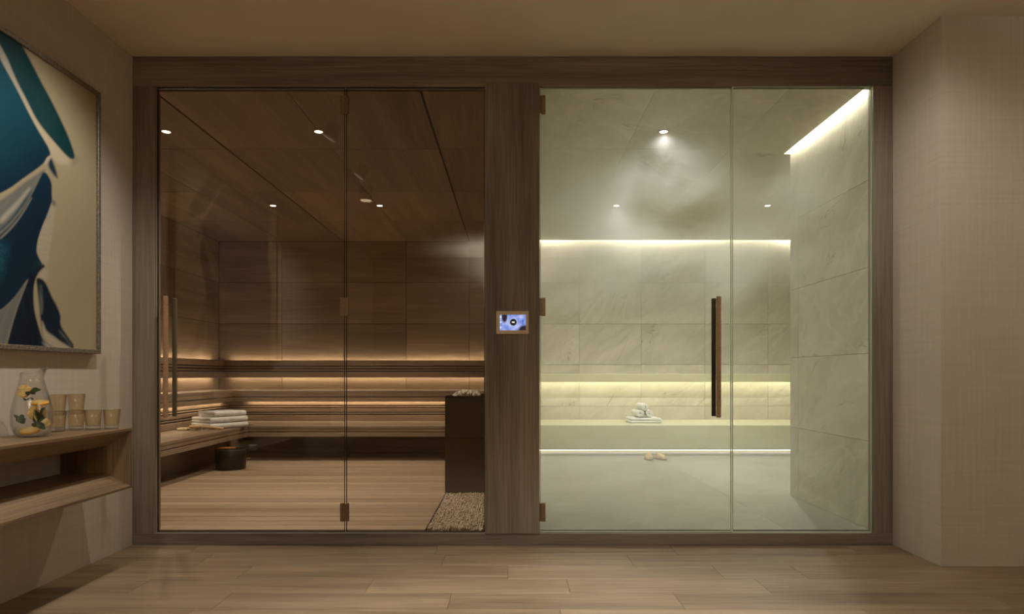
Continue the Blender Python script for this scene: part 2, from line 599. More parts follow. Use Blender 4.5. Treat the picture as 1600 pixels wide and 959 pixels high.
wb = struct(box('wall_sauna_back', SX0 - 0.1, SX1, SYB + 0.012, SYB + 0.1, 0, ZI + 0.02, M['sauna_groove']))
for a, b in zip(colx, colx[1:]):
    for c, d in zip(rowz, rowz[1:]):
        box('panel', a + 0.003, b - 0.003, SYB, SYB + 0.0125, c + 0.003, d - 0.003, M['sauna_x'], wb, 0.001)
wl = struct(box('wall_sauna_left', SX0 - 0.1, SX0 - 0.012, SY0 - 0.05, SYB + 0.1, 0, ZI + 0.02, M['sauna_groove']))
for a, b in zip(rowy, rowy[1:]):
    for c, d in zip(rowz, rowz[1:]):
        box('panel', SX0 - 0.0125, SX0, a + 0.003, b - 0.003, c + 0.003, d - 0.003, M['sauna_y'], wl, 0.001)
wr = struct(box('wall_sauna_right', SX1 + 0.012, 0.0, SY0 + 0.025, SYB + 0.1, 0, ZI + 0.02, M['sauna_groove']))
for a, b in zip(rowy, rowy[1:]):
    for c, d in zip(rowz, rowz[1:]):
        box('panel', SX1, SX1 + 0.0125, max(a, 3.76) + 0.002, b - 0.002, c + 0.0015, d - 0.0015, M['sauna_y'], wr, 0.001)
struct(box('wall_sauna_front', SX0 - 0.1, -2.07, YF + 0.056, YF + 0.1, 0, ZI + 0.02, M['sauna_x']))

fs = struct(box('floor_sauna', SX0 - 0.1, SX1 + 0.02, SY0, SYB + 0.1, 0.0, 0.045, M['sauna_groove']))
TRX, TRY = -0.505, 5.45          # pebble tray edge, end of the heater niche
y = SY0 + 0.003
while y < 7.42:
    y1 = min(y + 0.109, 7.42)
    x1 = TRX if y < TRY else SX1 - 0.004
    box('slat', SX0 + 0.3, x1, y, y1, 0.046, FI + random.uniform(-0.0008, 0.0008), M['deck'], fs, 0.002)
    y += 0.118

# ------------------------------------------------------------------ sauna benches and backrest
YU, YR, YL = 7.38, 7.45, 6.68        # upper bench front, riser face, lower bench front
XU, XRs, XLo = -3.21, -3.28, -2.755   # the same along the left wall
ZU, ZLo = 0.792, 0.4395
XBK, YBK = -3.50, 7.80


def L_board(parent, name, xa, ya, z0, z1, th, m1='sauna_x', m2='sauna_y', x_end=SX1 - 0.003, bev=0.003):
    """a pair of boards meeting in the corner: across the back (front face at y=ya) and along the left wall (front face at x=xa)"""
    box(name, xa - th, x_end, ya, ya + th, z0, z1, M[m1], parent, bev)
    box(name, xa - th, xa, SY0 + 0.05, ya - 0.0005, z0, z1, M[m2], parent, bev)


br = empty('slatted_rail', (-1.8, YBK, 1.151), 'slatted wooden backrest rail wrapping two sauna walls, glowing above and below', 'wall rail')
zz = [(562.8, 571.4), (572.8, 575.2), (576.7, 579.4), (580.8, 589.6)]
for a, b in zz:
    L_board(br, 'slat', XBK, YBK, CAMZ - (b - 585) / 128.2, CAMZ - (a - 585) / 128.2, 0.022)
L_board(br, 'backing_board', XBK - 0.022, YBK + 0.022, 0.944, 1.144, 0.012, 'sauna_groove', 'sauna_groove', bev=0.0)
# light strips in the top and bottom channel behind the slats
for z0, z1 in ((1.134, 1.140), (0.946, 0.952)):
    box('led_strip', SX0 + 0.16, SX1 - 0.01, SYB - 0.050, SYB - 0.036, z0, z1, M['led_sauna'], br)
    box('led_strip', SX0 + 0.036, SX0 + 0.050, SY0 + 0.05, YBK - 0.08, z0, z1, M['led_sauna'], br)
box('channel_board', SX0 + 0.1, SX1 - 0.01, YBK + 0.034, SYB - 0.001, 1.03, 1.05, M['sauna_groove'], br)
box('channel_board', SX0 + 0.001, XBK - 0.034, SY0 + 0.05, YBK, 1.03, 1.05, M['sauna_groove'], br)

ub = empty('sauna_upper_bench', (-1.8, 7.6, ZU), 'upper tier L-shaped wooden sauna bench just below the lit backrest rail', 'bench')


def seat(parent, xin, xback, yin, yback, z, th):
    """seat boards of an L-shaped bench, laid lengthwise"""
    n = 4
    w = (yback - yin) / n
    for i in range(n):
        box('seat_board', xin - (xin - xback) * i / n, SX1 - 0.003, yin + w * i + 0.001, yin + w * (i + 1) - 0.001, z - th, z, M['sauna_x'], parent, 0.003)
    w = (xin - xback) / n
    for i in range(n):
        box('seat_board', xin - w * (i + 1) + 0.001, xin - w * i - 0.001, SY0 + 0.05, yin + (yback - yin) * i / n - 0.001, z - th, z, M['sauna_y'], parent, 0.003)


seat(ub, XU, SX0 + 0.002, YU, SYB - 0.002, ZU, 0.028)
L_board(ub, 'fascia_board', XU - 0.003, YU + 0.003, 0.720, ZU - 0.029, 0.022)
L_board(ub, 'fascia_board', XU - 0.003, YU + 0.003, 0.663, 0.711, 0.022)
box('led_strip', XU + 0.15, SX1 - 0.01, YR - 0.036, YR - 0.024, 0.672, 0.678, M['led_sauna'], ub)
box('led_strip', XRs + 0.024, XRs + 0.036, SY0 + 0.05, YU - 0.15, 0.672, 0.678, M['led_sauna'], ub)
for z0, z1 in ((0.619, 0.70), (0.594, 0.608), (0.541, 0.583), (0.516, 0.530), (0.442, 0.505)):
    L_board(ub, 'riser_slat', XRs, YR, z0, z1, 0.02)
L_board(ub, 'backing_board', XRs - 0.02, YR + 0.02, 0.445, 0.70, 0.01, 'sauna_groove', 'sauna_groove', bev=0.0)

lb = empty('sauna_lower_bench', (-1.8, 7.0, ZLo), 'lower tier L-shaped wooden sauna bench carrying the white folded towels', 'bench')
seat(lb, XLo, XRs - 0.0, YL, YR + 0.0, ZLo, 0.028)
L_board(lb, 'fascia_board', XLo - 0.003, YL + 0.003, 0.3795, ZLo - 0.029, 0.022)
L_board(lb, 'fascia_board', XLo - 0.003, YL + 0.003, 0.326, 0.371, 0.022)
L_board(lb, 'kick_board', -3.05, 7.42, FI - 0.02, 0.325, 0.02)
box('skirting', -3.05, SX1 - 0.003, 7.405, 7.42, FI, 0.126, M['sauna_x'], lb, 0.002)

# ------------------------------------------------------------------ steam room shell
TX0, TX1, TYB = 0.16, 3.96, 7.93
TXW, TYP = 2.082, 4.79            # right wall of the entry and the far end of its pier
YCE = 7.85                        # far edge of the ceiling, the light gap lies behind it
XCE = 2.034                       # edge of the ceiling beside the entry wall
tcolx = [TX0, 0.833, 1.602, 2.387, 3.172, TX1]
trowz = [FI, 0.587, 1.10, 1.603, 2.114, ZI + 0.0]

ct = struct(box('ceiling_steam', TX0, XCE - 0.002, SY0 - 0.05, YCE - 0.002, ZI + 0.010, ZI + 0.06, M['grout']))
ccols = [TX0, 0.833, 1.602, XCE]
for a, b in zip(ccols, ccols[1:]):
    for c, d in zip([SY0 - 0.03, 4.68, 5.78, 6.88, YCE], [4.68, 5.78, 6.88, YCE]):
        if c < d:
            box('tile', a + (0.0003 if a > TX0 else 0), b - (0.0003 if b < XCE else 0), c + 0.0012, d - (0.0012 if d < YCE else 0), ZI, ZI + 0.0105, M['stone'], ct, 0.0008)
for a, b in ((XCE, 2.387), (2.387, 3.172), (3.172, TX1)):
    for c, d in ((TYP, 5.78), (5.78, 6.88), (6.88, YCE)):
        box('tile', a + (0.0012 if a > XCE else 0), b - 0.0012, c + (0.0012 if c > TYP else 0), d - (0.0012 if d < YCE else 0), ZI, ZI + 0.0105, M['stone'], ct, 0.0008)
box('backing_board', XCE - 0.002, TX1, TYP, YCE - 0.002, ZI + 0.010, ZI + 0.06, M['grout'], ct)
# light coves above the ceiling edge
cove = struct(box('ceiling_cove_back', TX0, TX1, YCE - 0.25, TYB + 0.1, ZI + 0.19, ZI + 0.23, M['solid_surface']))
box('led_strip', TX0 + 0.02, TX1 - 0.02, YCE + 0.035, YCE + 0.06, ZI + 0.05, ZI + 0.06, M['led_steam'], cove)
box('cove_side', TX0, TX1, YCE - 0.25, YCE - 0.24, ZI + 0.06, ZI + 0.19, M['solid_surface'], cove)
cov2 = struct(box('ceiling_cove_right', XCE - 0.20, TXW + 0.06, SY0 - 0.05, TYP, ZI + 0.12, ZI + 0.16, M['solid_surface']))
box('led_strip', XCE + 0.002, TXW - 0.001, SY0 + 0.01, TYP - 0.006, ZI + 0.045, ZI + 0.055, emit('led_cove', PALE, LED_COVE), cov2)
box('cove_side', XCE - 0.20, XCE - 0.19, SY0 - 0.05, TYP, ZI + 0.06, ZI + 0.12, M['solid_surface'], cov2)
box('cove_end', XCE - 0.002, TXW + 0.05, TYP - 0.004, TYP, ZI, ZI + 0.12, M['solid_surface'], cov2)

tb = struct(box('wall_steam_back', TX0 - 0.02, TX1 + 0.1, TYB + 0.010, TYB + 0.1, 0, ZI + 0.2, M['grout']))
for a, b in zip(tcolx, tcolx[1:]):
    for c, d in zip(trowz, trowz[1:] ):
        box('tile', a + 0.0016, b - 0.0016, TYB, TYB + 0.0105, c + 0.0016, d - 0.0016, M['stone'], tb, 0.0008)
    box('tile', a + 0.001, b - 0.001, TYB, TYB + 0.0105, ZI + 0.001, ZI + 0.19, M['stone'], tb, 0.0008)
tr = struct(box('wall_steam_right', TXW + 0.010, TXW + 0.30, SY0 - 0.05, TYP - 0.0, 0, ZI + 0.2, M['grout']))
for a, b in ((SY0 - 0.045, 4.65), (4.65, TYP)):
    for c, d in zip(trowz, trowz[1:-1] + [ZI + 0.12]):
        box('tile', TXW, TXW + 0.0105, a + 0.001, b - 0.001, c + 0.001, d - 0.001, M['stone'], tr, 0.0008)
tl = struct(box('wall_steam_left', 0.002, TX0 - 0.010, SY0 + 0.025, TYB + 0.1, 0, ZI + 0.2, M['grout']))
for a, b in zip([3.76, 4.68, 5.78, 6.88], [4.68, 5.78, 6.88, TYB]):
    for c, d in zip(trowz, trowz[1:]):
        box('tile', TX0 - 0.0105, TX0, a + 0.001, b - 0.001, c + 0.001, d - 0.001, M['stone'], tl, 0.0008)
struct(box('wall_steam_far_right', TX1, TX1 + 0.1, TYP - 0.1, TYB + 0.1, 0, ZI + 0.2, M['stone']))
struct(box('wall_steam_pier_back', TXW + 0.30, TX1 + 0.1, TYP - 0.1, TYP, 0, ZI + 0.2, M['stone']))

ft = struct(box('floor_steam', TX0 - 0.02, TX1 + 0.1, SY0 - 0.002, TYB + 0.1, 0.0, 0.062, M['grout']))
fcols = [TX0, 1.602, 3.172, TX1]
for a, b in zip(fcols, fcols[1:]):
    for c, d in zip([SY0, TYP, 6.6], [TYP, 6.6, TYB]):
        if a > 2 and d < 5.5:
            continue
        bb = min(b, TXW + 0.008) if (d < 5.5) else b
        box('tile', a + 0.0006, bb - 0.0006, c + 0.0006, d - 0.0006, 0.060, FI, M['stone_floor'], ft, 0.0005)

# steam bench, backrest ledge
sb = empty('stone_bench', (1.6, 7.5, FI), 'wide pale stone bench floating over a bright light line, carrying rolled towels', 'bench')
box('seat', TX0 + 0.002, TX1 - 0.002, 7.09, TYB - 0.002, 0.142, 0.42, M['solid_surface'], sb, 0.012, 3)
box('plinth', TX0 + 0.002, TX1 - 0.002, 7.52, TYB - 0.002, FI, 0.141, M['solid_surface'], sb)
box('led_strip', TX0 + 0.02, TX1 - 0.02, 7.505, 7.519, 0.085, 0.120, M['led_kick'], sb)
sl = empty('stone_ledge', (1.6, 7.75, 0.98), 'pale stone backrest ledge lit from beneath along the steam room wall', 'ledge')
box('ledge', TX0 + 0.002, TX1 - 0.002, 7.75, 7.775, 0.887, 0.984, M['solid_surface'], sl, 0.004)
box('ledge_top', TX0 + 0.002, TX1 - 0.002, 7.776, TYB - 0.001, 0.964, 0.984, M['solid_surface'], sl)
box('led_strip', TX0 + 0.02, TX1 - 0.02, 7.79, 7.805, 0.925, 0.935, M['led_ledge'], sl)

# ------------------------------------------------------------------ lamps
for x, y, w in ((-2.345, 4.34, 'front downlight in the wooden sauna ceiling, by the door side'), (-1.312, 4.34, 'front downlight in the wooden sauna ceiling, beside the glass hinge line'),
                (-2.330, 6.24, 'far downlight in the wooden sauna ceiling, over the bench corner'), (-1.290, 6.24, 'far downlight in the wooden sauna ceiling, over the open floor')):
    downlight(x, y, ZI, w, 'sauna downlights', SAUNA_W, 120, 0.8, WARM)
for x, y, w in ((1.028, 4.34, 'front downlight in the misty stone ceiling, nearest the glass door'), (1.018, 6.24, 'far downlight in the misty stone ceiling, above the towels'),
                (2.493, 6.24, 'far downlight in the misty stone ceiling, beside the stone pier')):
    downlight(x, y, ZI, w, 'steam room downlights', STEAM_W * (0.27 if y < 5 else 1.1), 150, 0.9, (1.0, 0.97, 0.90))
for x, y, f, w in ((-1.42, 1.15, 0.8, 'can downlight nearest the painting, above the view'), (0.20, 2.10, 2.2, 'can downlight above the middle of the view')):
    can_light(x, y, ZC, w, 'room downlights', ROOM_W * f, ROOM_C, *((150, 0.4) if x < 0 else (76, 0.9)))


def uplighter(x, y, z, nx, ny, label, w):  # fill lamp added out of view for soft bounce off the ceiling
    t = empty('fill_uplighter', (x, y, z), label, 'added fill lamp', 'added fill uplighters')
    bm = bmesh.new()
    cx_, cy_ = x + nx * 0.10, y + ny * 0.10
    add_lathe(bm, [(0.0, -0.10), (0.05, -0.09), (0.085, -0.03), (0.09, 0.03), (0.086, 0.03), (0.08, -0.02), (0.0, -0.05)], cx_, cy_, z, 28)
    mesh_obj('bowl', bm, M['bronze_dark'], t, True)
    bm = bmesh.new()
    add_tube(bm, (x, y, z - 0.03), (x + nx * 0.05, y + ny * 0.05, z - 0.03), 0.02, 12)
    mesh_obj('bracket', bm, M['bronze_dark'], t)
    l = spot('lamp', nx * 0.10, ny * 0.10, z + 0.02, w, 165, 0.5, (1.0, 0.98, 0.94), 0.05, t)
    l.location = (nx * 0.10, ny * 0.10, 0.02)
    l.rotation_euler = (R(180), 0, 0)
    return t


uplighter(4.6, 1.6, 2.0, -1, 0, 'added bronze fill uplighter on the plain side wall, out of view', FILL_UP_W * 0.16)


def torchiere(x, y, h, label, w):  # unseen fill lamp, added to brighten the room ceiling
    t = empty('fill_floor_lamp', (x, y, 0.0), label, 'floor lamp')
    bm = bmesh.new()
    add_lathe(bm, [(0.0, 0.0), (0.15, 0.0), (0.15, 0.012), (0.03, 0.022), (0.0, 0.022)], x, y, 0.0, 32)
    mesh_obj('base', bm, M['bronze_dark'], t)
    bm = bmesh.new()
    add_tube(bm, (x, y, 0.02), (x, y, h - 0.08), 0.014, 16)
    mesh_obj('pole', bm, M['bronze_dark'], t)
    bm = bmesh.new()
    add_lathe(bm, [(0.0, -0.09), (0.06, -0.08), (0.14, 0.0), (0.136, 0.0), (0.056, -0.074), (0.0, -0.08)], x, y, h, 32)
    mesh_obj('bowl', bm, M['bronze_dark'], t, True)
    l = spot('lamp', 0, 0, h, w, 130, 0.8, (1.0, 0.98, 0.94), 0.05, t)
    l.location = (0, 0, h - 0.05)
    l.rotation_euler = (R(180), 0, 0)
    return t


torchiere(0.04, -2.05, 2.0, 'added bronze fill torchiere standing unseen behind the viewpoint', FILL_UP_W * 0.50)


def fill_wash_light(x, y, z, aim, label, w, ang=120, dep=0.03):
    """tilted ceiling can added out of view to brighten a wall"""
    t = empty('fill_washer', (x, y, z), label, 'downlight', 'added fill washers')
    d = (Vector(aim) - Vector((x, y, z))).normalized()
    q = d.to_track_quat('-Z', 'Y').to_matrix().to_4x4()
    T = Matrix.Translation((x, y, z - 0.07)) @ q
    bm = bmesh.new()
    add_lathe(bm, [(0.0, 0.06), (0.050, 0.06), (0.050, -0.05), (0.046, -0.05), (0.046, 0.02), (0.0, 0.02)], 0, 0, 0, 24)
    bmesh.ops.transform(bm, matrix=T, verts=bm.verts)
    mesh_obj('can', bm, M['trim_white'], t)
    bm = bmesh.new()
    add_tube(bm, (x, y, z - 0.05), (x, y, z - 0.001), 0.012, 12)
    mesh_obj('stem', bm, M['trim_white'], t)
    p = Vector((x, y, z - 0.07)) + d * dep
    spot('lamp', p.x, p.y, p.z, w, ang, 0.9, ROOM_C, 0.02, None, aim)
    l = bpy.data.objects['lamp'] if False else C.objects[-1]
    l.parent = t
    l.matrix_parent_inverse = Matrix.Translation((-x, -y, -z))
    return t


fill_wash_light(-1.30, 2.75, ZC, (-2.18, 2.88, 1.30), 'added unseen can brightening the wall beside the timber screen', FILL_WASH_W, 88, 0.0)  # this and the next can are added to brighten the left wall
fill_wash_light(-1.30, 1.85, ZC, (-2.18, 2.00, 1.40), 'added unseen can brightening the middle of the painting', FILL_WASH_W * 0.8, 88, 0.0)

fill_wash_light(1.20, 2.30, ZC, (2.18, 3.48, 1.35), 'added unseen can brightening the short plaster return beside the steam room', FILL_RET_W, 84, 0.0)  # extra can, added unseen to lift the return wall

# steam haze filling the stone room
k = NT('steam_haze')
tc = k.n('TexCoord')
sep = k.n('SeparateXYZ', Vector=tc.outputs['Object'])
mp = k.n('Mapping', Vector=tc.outputs['Object'])
mp.inputs['Scale'].default_value = (0.75, 0.55, 1.25)
mp.inputs['Location'].default_value = (11.3, 4.1, 0.7)
nz = k.n('TexNoise', Vector=mp.outputs[0], Scale=1.7, Detail=3.0, Roughness=0.55, Distortion=0.4)
cl = k.n('MapRange', Value=nz.outputs[0])
cl.inputs[1].default_value = 0.40
cl.inputs[2].default_value = 0.66
hi = k.n('MapRange', Value=sep.outputs[2])
hi.inputs[1].default_value, hi.inputs[2].default_value = 1.45, 2.0
lo = k.n('MapRange', Value=sep.outputs[2])
lo.inputs[1].default_value, lo.inputs[2].default_value = 0.8, 0.15
hb = k.n('MapRange', Value=sep.outputs[2])
hb.inputs[1].default_value, hb.inputs[2].default_value = 2.52, 2.15
hb.inputs[3].default_value = 0.12
fr = k.n('MapRange', Value=sep.outputs[1])
fr.inputs[1].default_value, fr.inputs[2].default_value = 6.2, 4.5
amt = k.math('MULTIPLY', k.math('ADD', k.math('MULTIPLY', k.math('MULTIPLY', hi.outputs[0], hb.outputs[0]), 1.9), k.math('MULTIPLY', lo.outputs[0], 0.8)), k.math('MULTIPLY', cl.outputs[0], fr.outputs[0]))
den = k.math('ADD', amt, 0.016)
vs = k.n('VolumeScatter', Color=(0.99, 0.985, 0.985, 1), Density=den, Anisotropy=0.1)
k.link(vs.outputs[0], k.out.inputs['Volume'])
hz = box('steam_haze', TX0 + 0.004, TXW - 0.05, SY0 + 0.03, TYB - 0.9, FI + 0.004, ZI - 0.02, k.m)
tag(hz, 'drifting white steam filling the stone room behind clear glass', 'steam', kind='stuff')

# ------------------------------------------------------------------ wall control panel
cp = empty('wall_control_panel', (0.0, YF - 0.012, 1.28), 'beige framed touch screen with blue display on the dark centre post', 'control panel')
s_ = 1000.0 / 3.655
cx0, cx1 = (775.5 - 800) / s_, (826 - 800) / s_
cz0, cz1 = CAMZ + (585 - 521.5) / s_, CAMZ + (585 - 486) / s_
box('bezel', cx0, cx1, YF - 0.024, YF - 0.0125, cz0, cz1, M['panel_beige'] if 'panel_beige' in M else plain('panel_beige', s2l(236, 216, 182), 0.5, noise=0.02), cp, 0.002)
k = NT('display')
tc = k.n('TexCoord')
sp = k.n('SeparateXYZ', Vector=tc.outputs['Object'])
scx, scz = (802 - 800) / s_, CAMZ + (585 - 503.5) / s_
dx = k.math('SUBTRACT', sp.outputs[0], scx)
dz = k.math('SUBTRACT', sp.outputs[2], scz)
rr = k.math('SQRT', k.math('ADD', k.math('MULTIPLY', dx, dx), k.math('MULTIPLY', dz, dz)))
nn = k.n('TexNoise', Vector=k.vec((1, 1, 1)), Scale=26.0, Detail=2.0)
base = k.ramp(nn.outputs[0], [(0.3, s2l(88, 116, 204)), (0.5, s2l(146, 166, 234)), (0.68, s2l(196, 204, 246))])
# dark cloud shapes in two corners of the picture
c1 = k.math('SUBTRACT', 1.0, k.math('DIVIDE', k.math('SQRT', k.math('ADD', k.math('POWER', k.math('MULTIPLY', k.math('ADD', dx, 0.050), 1.0), 2.0), k.math('POWER', k.math('MULTIPLY', k.math('SUBTRACT', dz, 0.030), 0.5), 2.0))), 0.020), clamp=True)
c2 = k.math('SUBTRACT', 1.0, k.math('DIVIDE', k.math('SQRT', k.math('ADD', k.math('POWER', k.math('MULTIPLY', k.math('SUBTRACT', dx, 0.064), 0.7), 2.0), k.math('POWER', k.math('ADD', dz, 0.042), 2.0))), 0.030), clamp=True)
dk = k.math('MULTIPLY', k.math('ADD', c1, c2), 2.5, clamp=True)
base = k.mix(dk, base, s2l(48, 42, 52))
ring_out = k.math('LESS_THAN', rr, 0.0245)
base = k.mix(ring_out, base, s2l(190, 196, 235))
ring_in = k.math('LESS_THAN', rr, 0.0200)
base = k.mix(ring_in, base, s2l(34, 32, 34))
ring_2 = k.math('MULTIPLY', k.math('LESS_THAN', rr, 0.0180), k.math('GREATER_THAN', rr, 0.0165))
base = k.mix(ring_2, base, s2l(110, 108, 112))
icon = k.math('MULTIPLY', k.math('LESS_THAN', k.math('ABSOLUTE', dx), 0.0078), k.math('LESS_THAN', k.math('ABSOLUTE', dz), 0.0042))
base = k.mix(icon, base, s2l(246, 240, 224))
e = k.n('Emission', Color=base, Strength=0.95)
k.link(e.outputs[0], k.out.inputs[0])
box('display', (781 - 800) / s_, (821.5 - 800) / s_, YF - 0.0255, YF - 0.0243, CAMZ + (585 - 516) / s_, CAMZ + (585 - 492) / s_, k.m, cp)
for i, py in enumerate((495.5, 503.5, 511.5)):
    bm = bmesh.new()
    zc_ = CAMZ + (585 - py) / s_
    add_box(bm, (781.2 - 800) / s_, (783.6 - 800) / s_, YF - 0.0262, YF - 0.0256, zc_ - 0.0045, zc_ + 0.0045)
    mesh_obj('screen_icon', bm, M.get('icon') or M.setdefault('icon', emit('screen_icon_white', (0.75, 0.82, 1.0), 1.0)), cp)

# ------------------------------------------------------------------ console shelf
XF = -1.876
YE = 3.16
ZT, ZB = 0.712, 0.418
XI, IN = -1.949, 0.080
Y0c = 0.75
co = empty('console_shelf', (-2.03, 2.0, ZB), 'floating walnut wall console with a mitred open front below the painting', 'console')


def hull_prism(name, pts_a, pts_b, m, parent):
    bm = bmesh.new()
    a = [bm.verts.new(p) for p in pts_a]
    b = [bm.verts.new(p) for p in pts_b]
    n = len(a)
    bm.faces.new(a)
    bm.faces.new(b[::-1])
    for i in range(n):
        bm.faces.new((a[i], b[i], b[(i + 1) % n], a[(i + 1) % n]))
    return mesh_obj(name, bm, m, parent)


lip = 0.012
wx = XL + 0.002
# profiles in (x, z), mitred at both ends
top = [(wx, ZT), (XF, ZT), (XF, ZT - lip), (XI, ZT - IN), (wx, ZT - IN)]
mit = [0, 0, lip, IN, IN]
hull_prism('top_board', [(p[0], YE - q, p[1]) for p, q in zip(top, mit)], [(p[0], Y0c + q, p[1]) for p, q in zip(top, mit)], M['console'], co)
bot = [(wx, ZB), (XF, ZB), (XF, ZB + lip), (XI, ZB + IN), (wx, ZB + IN)]
hull_prism('bottom_board', [(p[0], YE - q, p[1]) for p, q in zip(bot, mit)], [(p[0], Y0c + q, p[1]) for p, q in zip(bot, mit)], M['console'], co)
for ye, sgn in ((YE, -1), (Y0c, 1)):
    pr = [(wx, 0), (XF, 0), (XF, lip), (XI, IN), (wx, IN)]
    hull_prism('end_board', [(x, ye + sgn * d, ZB + d) for x, d in pr], [(x, ye + sgn * d, ZT - d) for x, d in pr], M['console_z'], co)

# ------------------------------------------------------------------ framed painting
XP = XL + 0.030
pa = empty('framed_painting', (XP, 2.43, 1.08), 'large abstract painting of teal and deep blue swirls on cream, thin silver frame', 'painting')
PY0, PY1, PZ0, PZ1 = 1.53, 3.325, 1.083, 2.438
fw = 0.022
for nm, a in (('frame_rail', (PY0, PY1, PZ1 - fw, PZ1)), ('frame_rail', (PY0, PY1, PZ0, PZ0 + fw)),
              ('frame_stile', (PY0, PY0 + fw, PZ0 + fw, PZ1 - fw)), ('frame_stile', (PY1 - fw, PY1, PZ0 + fw, PZ1 - fw))):
    box(nm, XL + 0.001, XP + 0.012, a[0], a[1], a[2], a[3], M['silver'], pa, 0.002)
ys = np.concatenate([np.linspace(PY0 + fw, 2.62, 60)[:-1], np.linspace(2.62, PY1 - fw, 190)])
zs = np.linspace(PZ0 + fw, PZ1 - fw, 330)
YY, ZZ = np.meshgrid(ys, zs, indexing='ij')
PX = 800 - (-XP) * F / YY
PYY = 585 - (ZZ - CAMZ) * F / YY
U = PX * 1.7767
V = (PYY - 40) * 1.7767


def sdf(poly, u, v):
    poly = np.array(poly, float)
    d = np.full(u.shape, 1e9)
    ins = np.zeros(u.shape, bool)
    for (x0, y0), (x1, y1) in zip(poly, np.roll(poly, -1, axis=0)):
        ex, ey = x1 - x0, y1 - y0
        t = np.clip(((u - x0) * ex + (v - y0) * ey) / (ex * ex + ey * ey + 1e-9), 0, 1)
        d = np.minimum(d, np.hypot(u - x0 - t * ex, v - y0 - t * ey))
        c = ((y0 > v) != (y1 > v)) & (u < ex * (v - y0) / (ey + 1e-12 * (ey == 0)) + x0)
        ins ^= c
    return np.where(ins, d, -d)


def smooth_poly(p, it=2):
    p = [np.array(q, float) for q in p]
    for _ in range(it):
        o = []
        for a, b in zip(p, p[1:] + p[:1]):
            o += [a * 0.75 + b * 0.25, a * 0.25 + b * 0.75]
        p = o
    return p


def fbm(u, v, s, oct_=4):
    out = np.zeros(u.shape)
    amp = 0.5
    rs = np.random.RandomState(3)
    for o in range(oct_):
        g = rs.rand(64, 64)
        a, b = u / s * 2 ** o + 100.3, v / s * 2 ** o + 100.7
        i, j = np.floor(a).astype(int), np.floor(b).astype(int)
        fa, fb = a - i, b - j
        fa, fb = fa * fa * (3 - 2 * fa), fb * fb * (3 - 2 * fb)
        i0, i1, j0, j1 = i % 64, (i + 1) % 64, j % 64, (j + 1) % 64
        out += amp * ((g[i0, j0] * (1 - fa) + g[i1, j0] * fa) * (1 - fb) + (g[i0, j1] * (1 - fa) + g[i1, j1] * fa) * fb)
        amp *= 0.5
    return out


def c3(r, g, b):
    return np.array(s2l(r, g, b)[:3])


col = np.ones(U.shape + (3,)) * c3(166, 153, 122)
col *= (0.94 + 0.12 * fbm(U, V, 160))[..., None]


def paint(poly, c0, c1=None, soft=2.5, tex=0.0, it=2, axis=None, grain=(0, 60, 60), fade=1.0):
    """soft-edged stroke; axis = (du, dv, start, length) blends c0 into c1, grain = (degrees, long, short) streaks"""
    d = sdf(smooth_poly(poly, it), U, V)
    m = (np.clip(d / soft * 0.5 + 0.5, 0, 1) * fade)[..., None]
    a = R(grain[0])
    n = fbm((U * math.cos(a) + V * math.sin(a)) / grain[1] * 40, (-U * math.sin(a) + V * math.cos(a)) / grain[2] * 40, 40)
    if c1 is None:
        c1 = c0
    t = np.zeros(U.shape) + 0.5 if axis is None else np.clip((axis[0] * U + axis[1] * V - axis[2]) / axis[3], 0, 1)
    t = np.clip(t + (n - 0.47) * tex, 0, 1)
    cc = c0 * (1 - t[..., None]) + c1 * t[..., None]
    col[...] = col * (1 - m) + cc * m


def A(*p):
    return [(x / 3.836 * 1.7767, (10 + y / 3.836) * 1.7767) for x, y in p]


def B(*p):
    return [(x / 3.69 * 1.7767, (260 + y / 3.69) * 1.7767) for x, y in p]


CREAM, PALE_G, GREY = c3(186, 172, 142), c3(160, 154, 140), c3(112, 112, 104)
TEAL_D, TEAL, BODY, BODY_D, NAVY, INK = c3(4, 54, 58), c3(6, 74, 80), c3(4, 66, 80), c3(4, 42, 60), c3(5, 35, 54), c3(8, 21, 38)
# pale ridge under the upper leaf
paint(A((-80, -60), (20, 60), (90, 220), (170, 400), (240, 540), (330, 650), (430, 765), (420, 800), (330, 780), (300, 740), (230, 610), (120, 400), (40, 230), (-60, 60)), PALE_G, CREAM, 8, 0.5, axis=(0, 1, 100, 200), grain=(62, 120, 14))
paint(A((425, 775), (455, 765), (452, 740), (470, 770), (440, 800)), GREY, None, 9, fade=0.5)
# upper leaf, grey where it turns under
LEAF = A((-200, -260), (60, -60), (150, 112), (195, 195), (245, 295), (296, 388), (356, 505), (414, 632), (446, 728), (450, 757), (428, 764), (392, 735), (328, 662), (268, 592), (222, 530), (186, 462), (146, 380), (106, 306), (74, 232), (44, 156), (-10, 60), (-160, -180))
paint(LEAF, GREY, TEAL_D, 3, 0.25, axis=(1.0, -0.52, -82, 34), grain=(62, 160, 26))
# great upper body
paint(A((-1500, -300), (-160, -120), (-20, 120), (28, 212), (80, 304), (132, 404), (192, 524), (242, 612), (290, 688), (306, 735), (284, 762), (250, 798), (196, 838), (126, 886), (56, 940), (-40, 985), (-400, 1150), (-1500, 1400)), BODY, BODY_D, 2.5, 0.35, axis=(0.5, 0.8, 190, 170), grain=(62, 160, 60))
paint(A((-1500, -300), (-160, -120), (-20, 120), (-40, 260), (-300, 200)), TEAL_D, None, 20, fade=0.7)
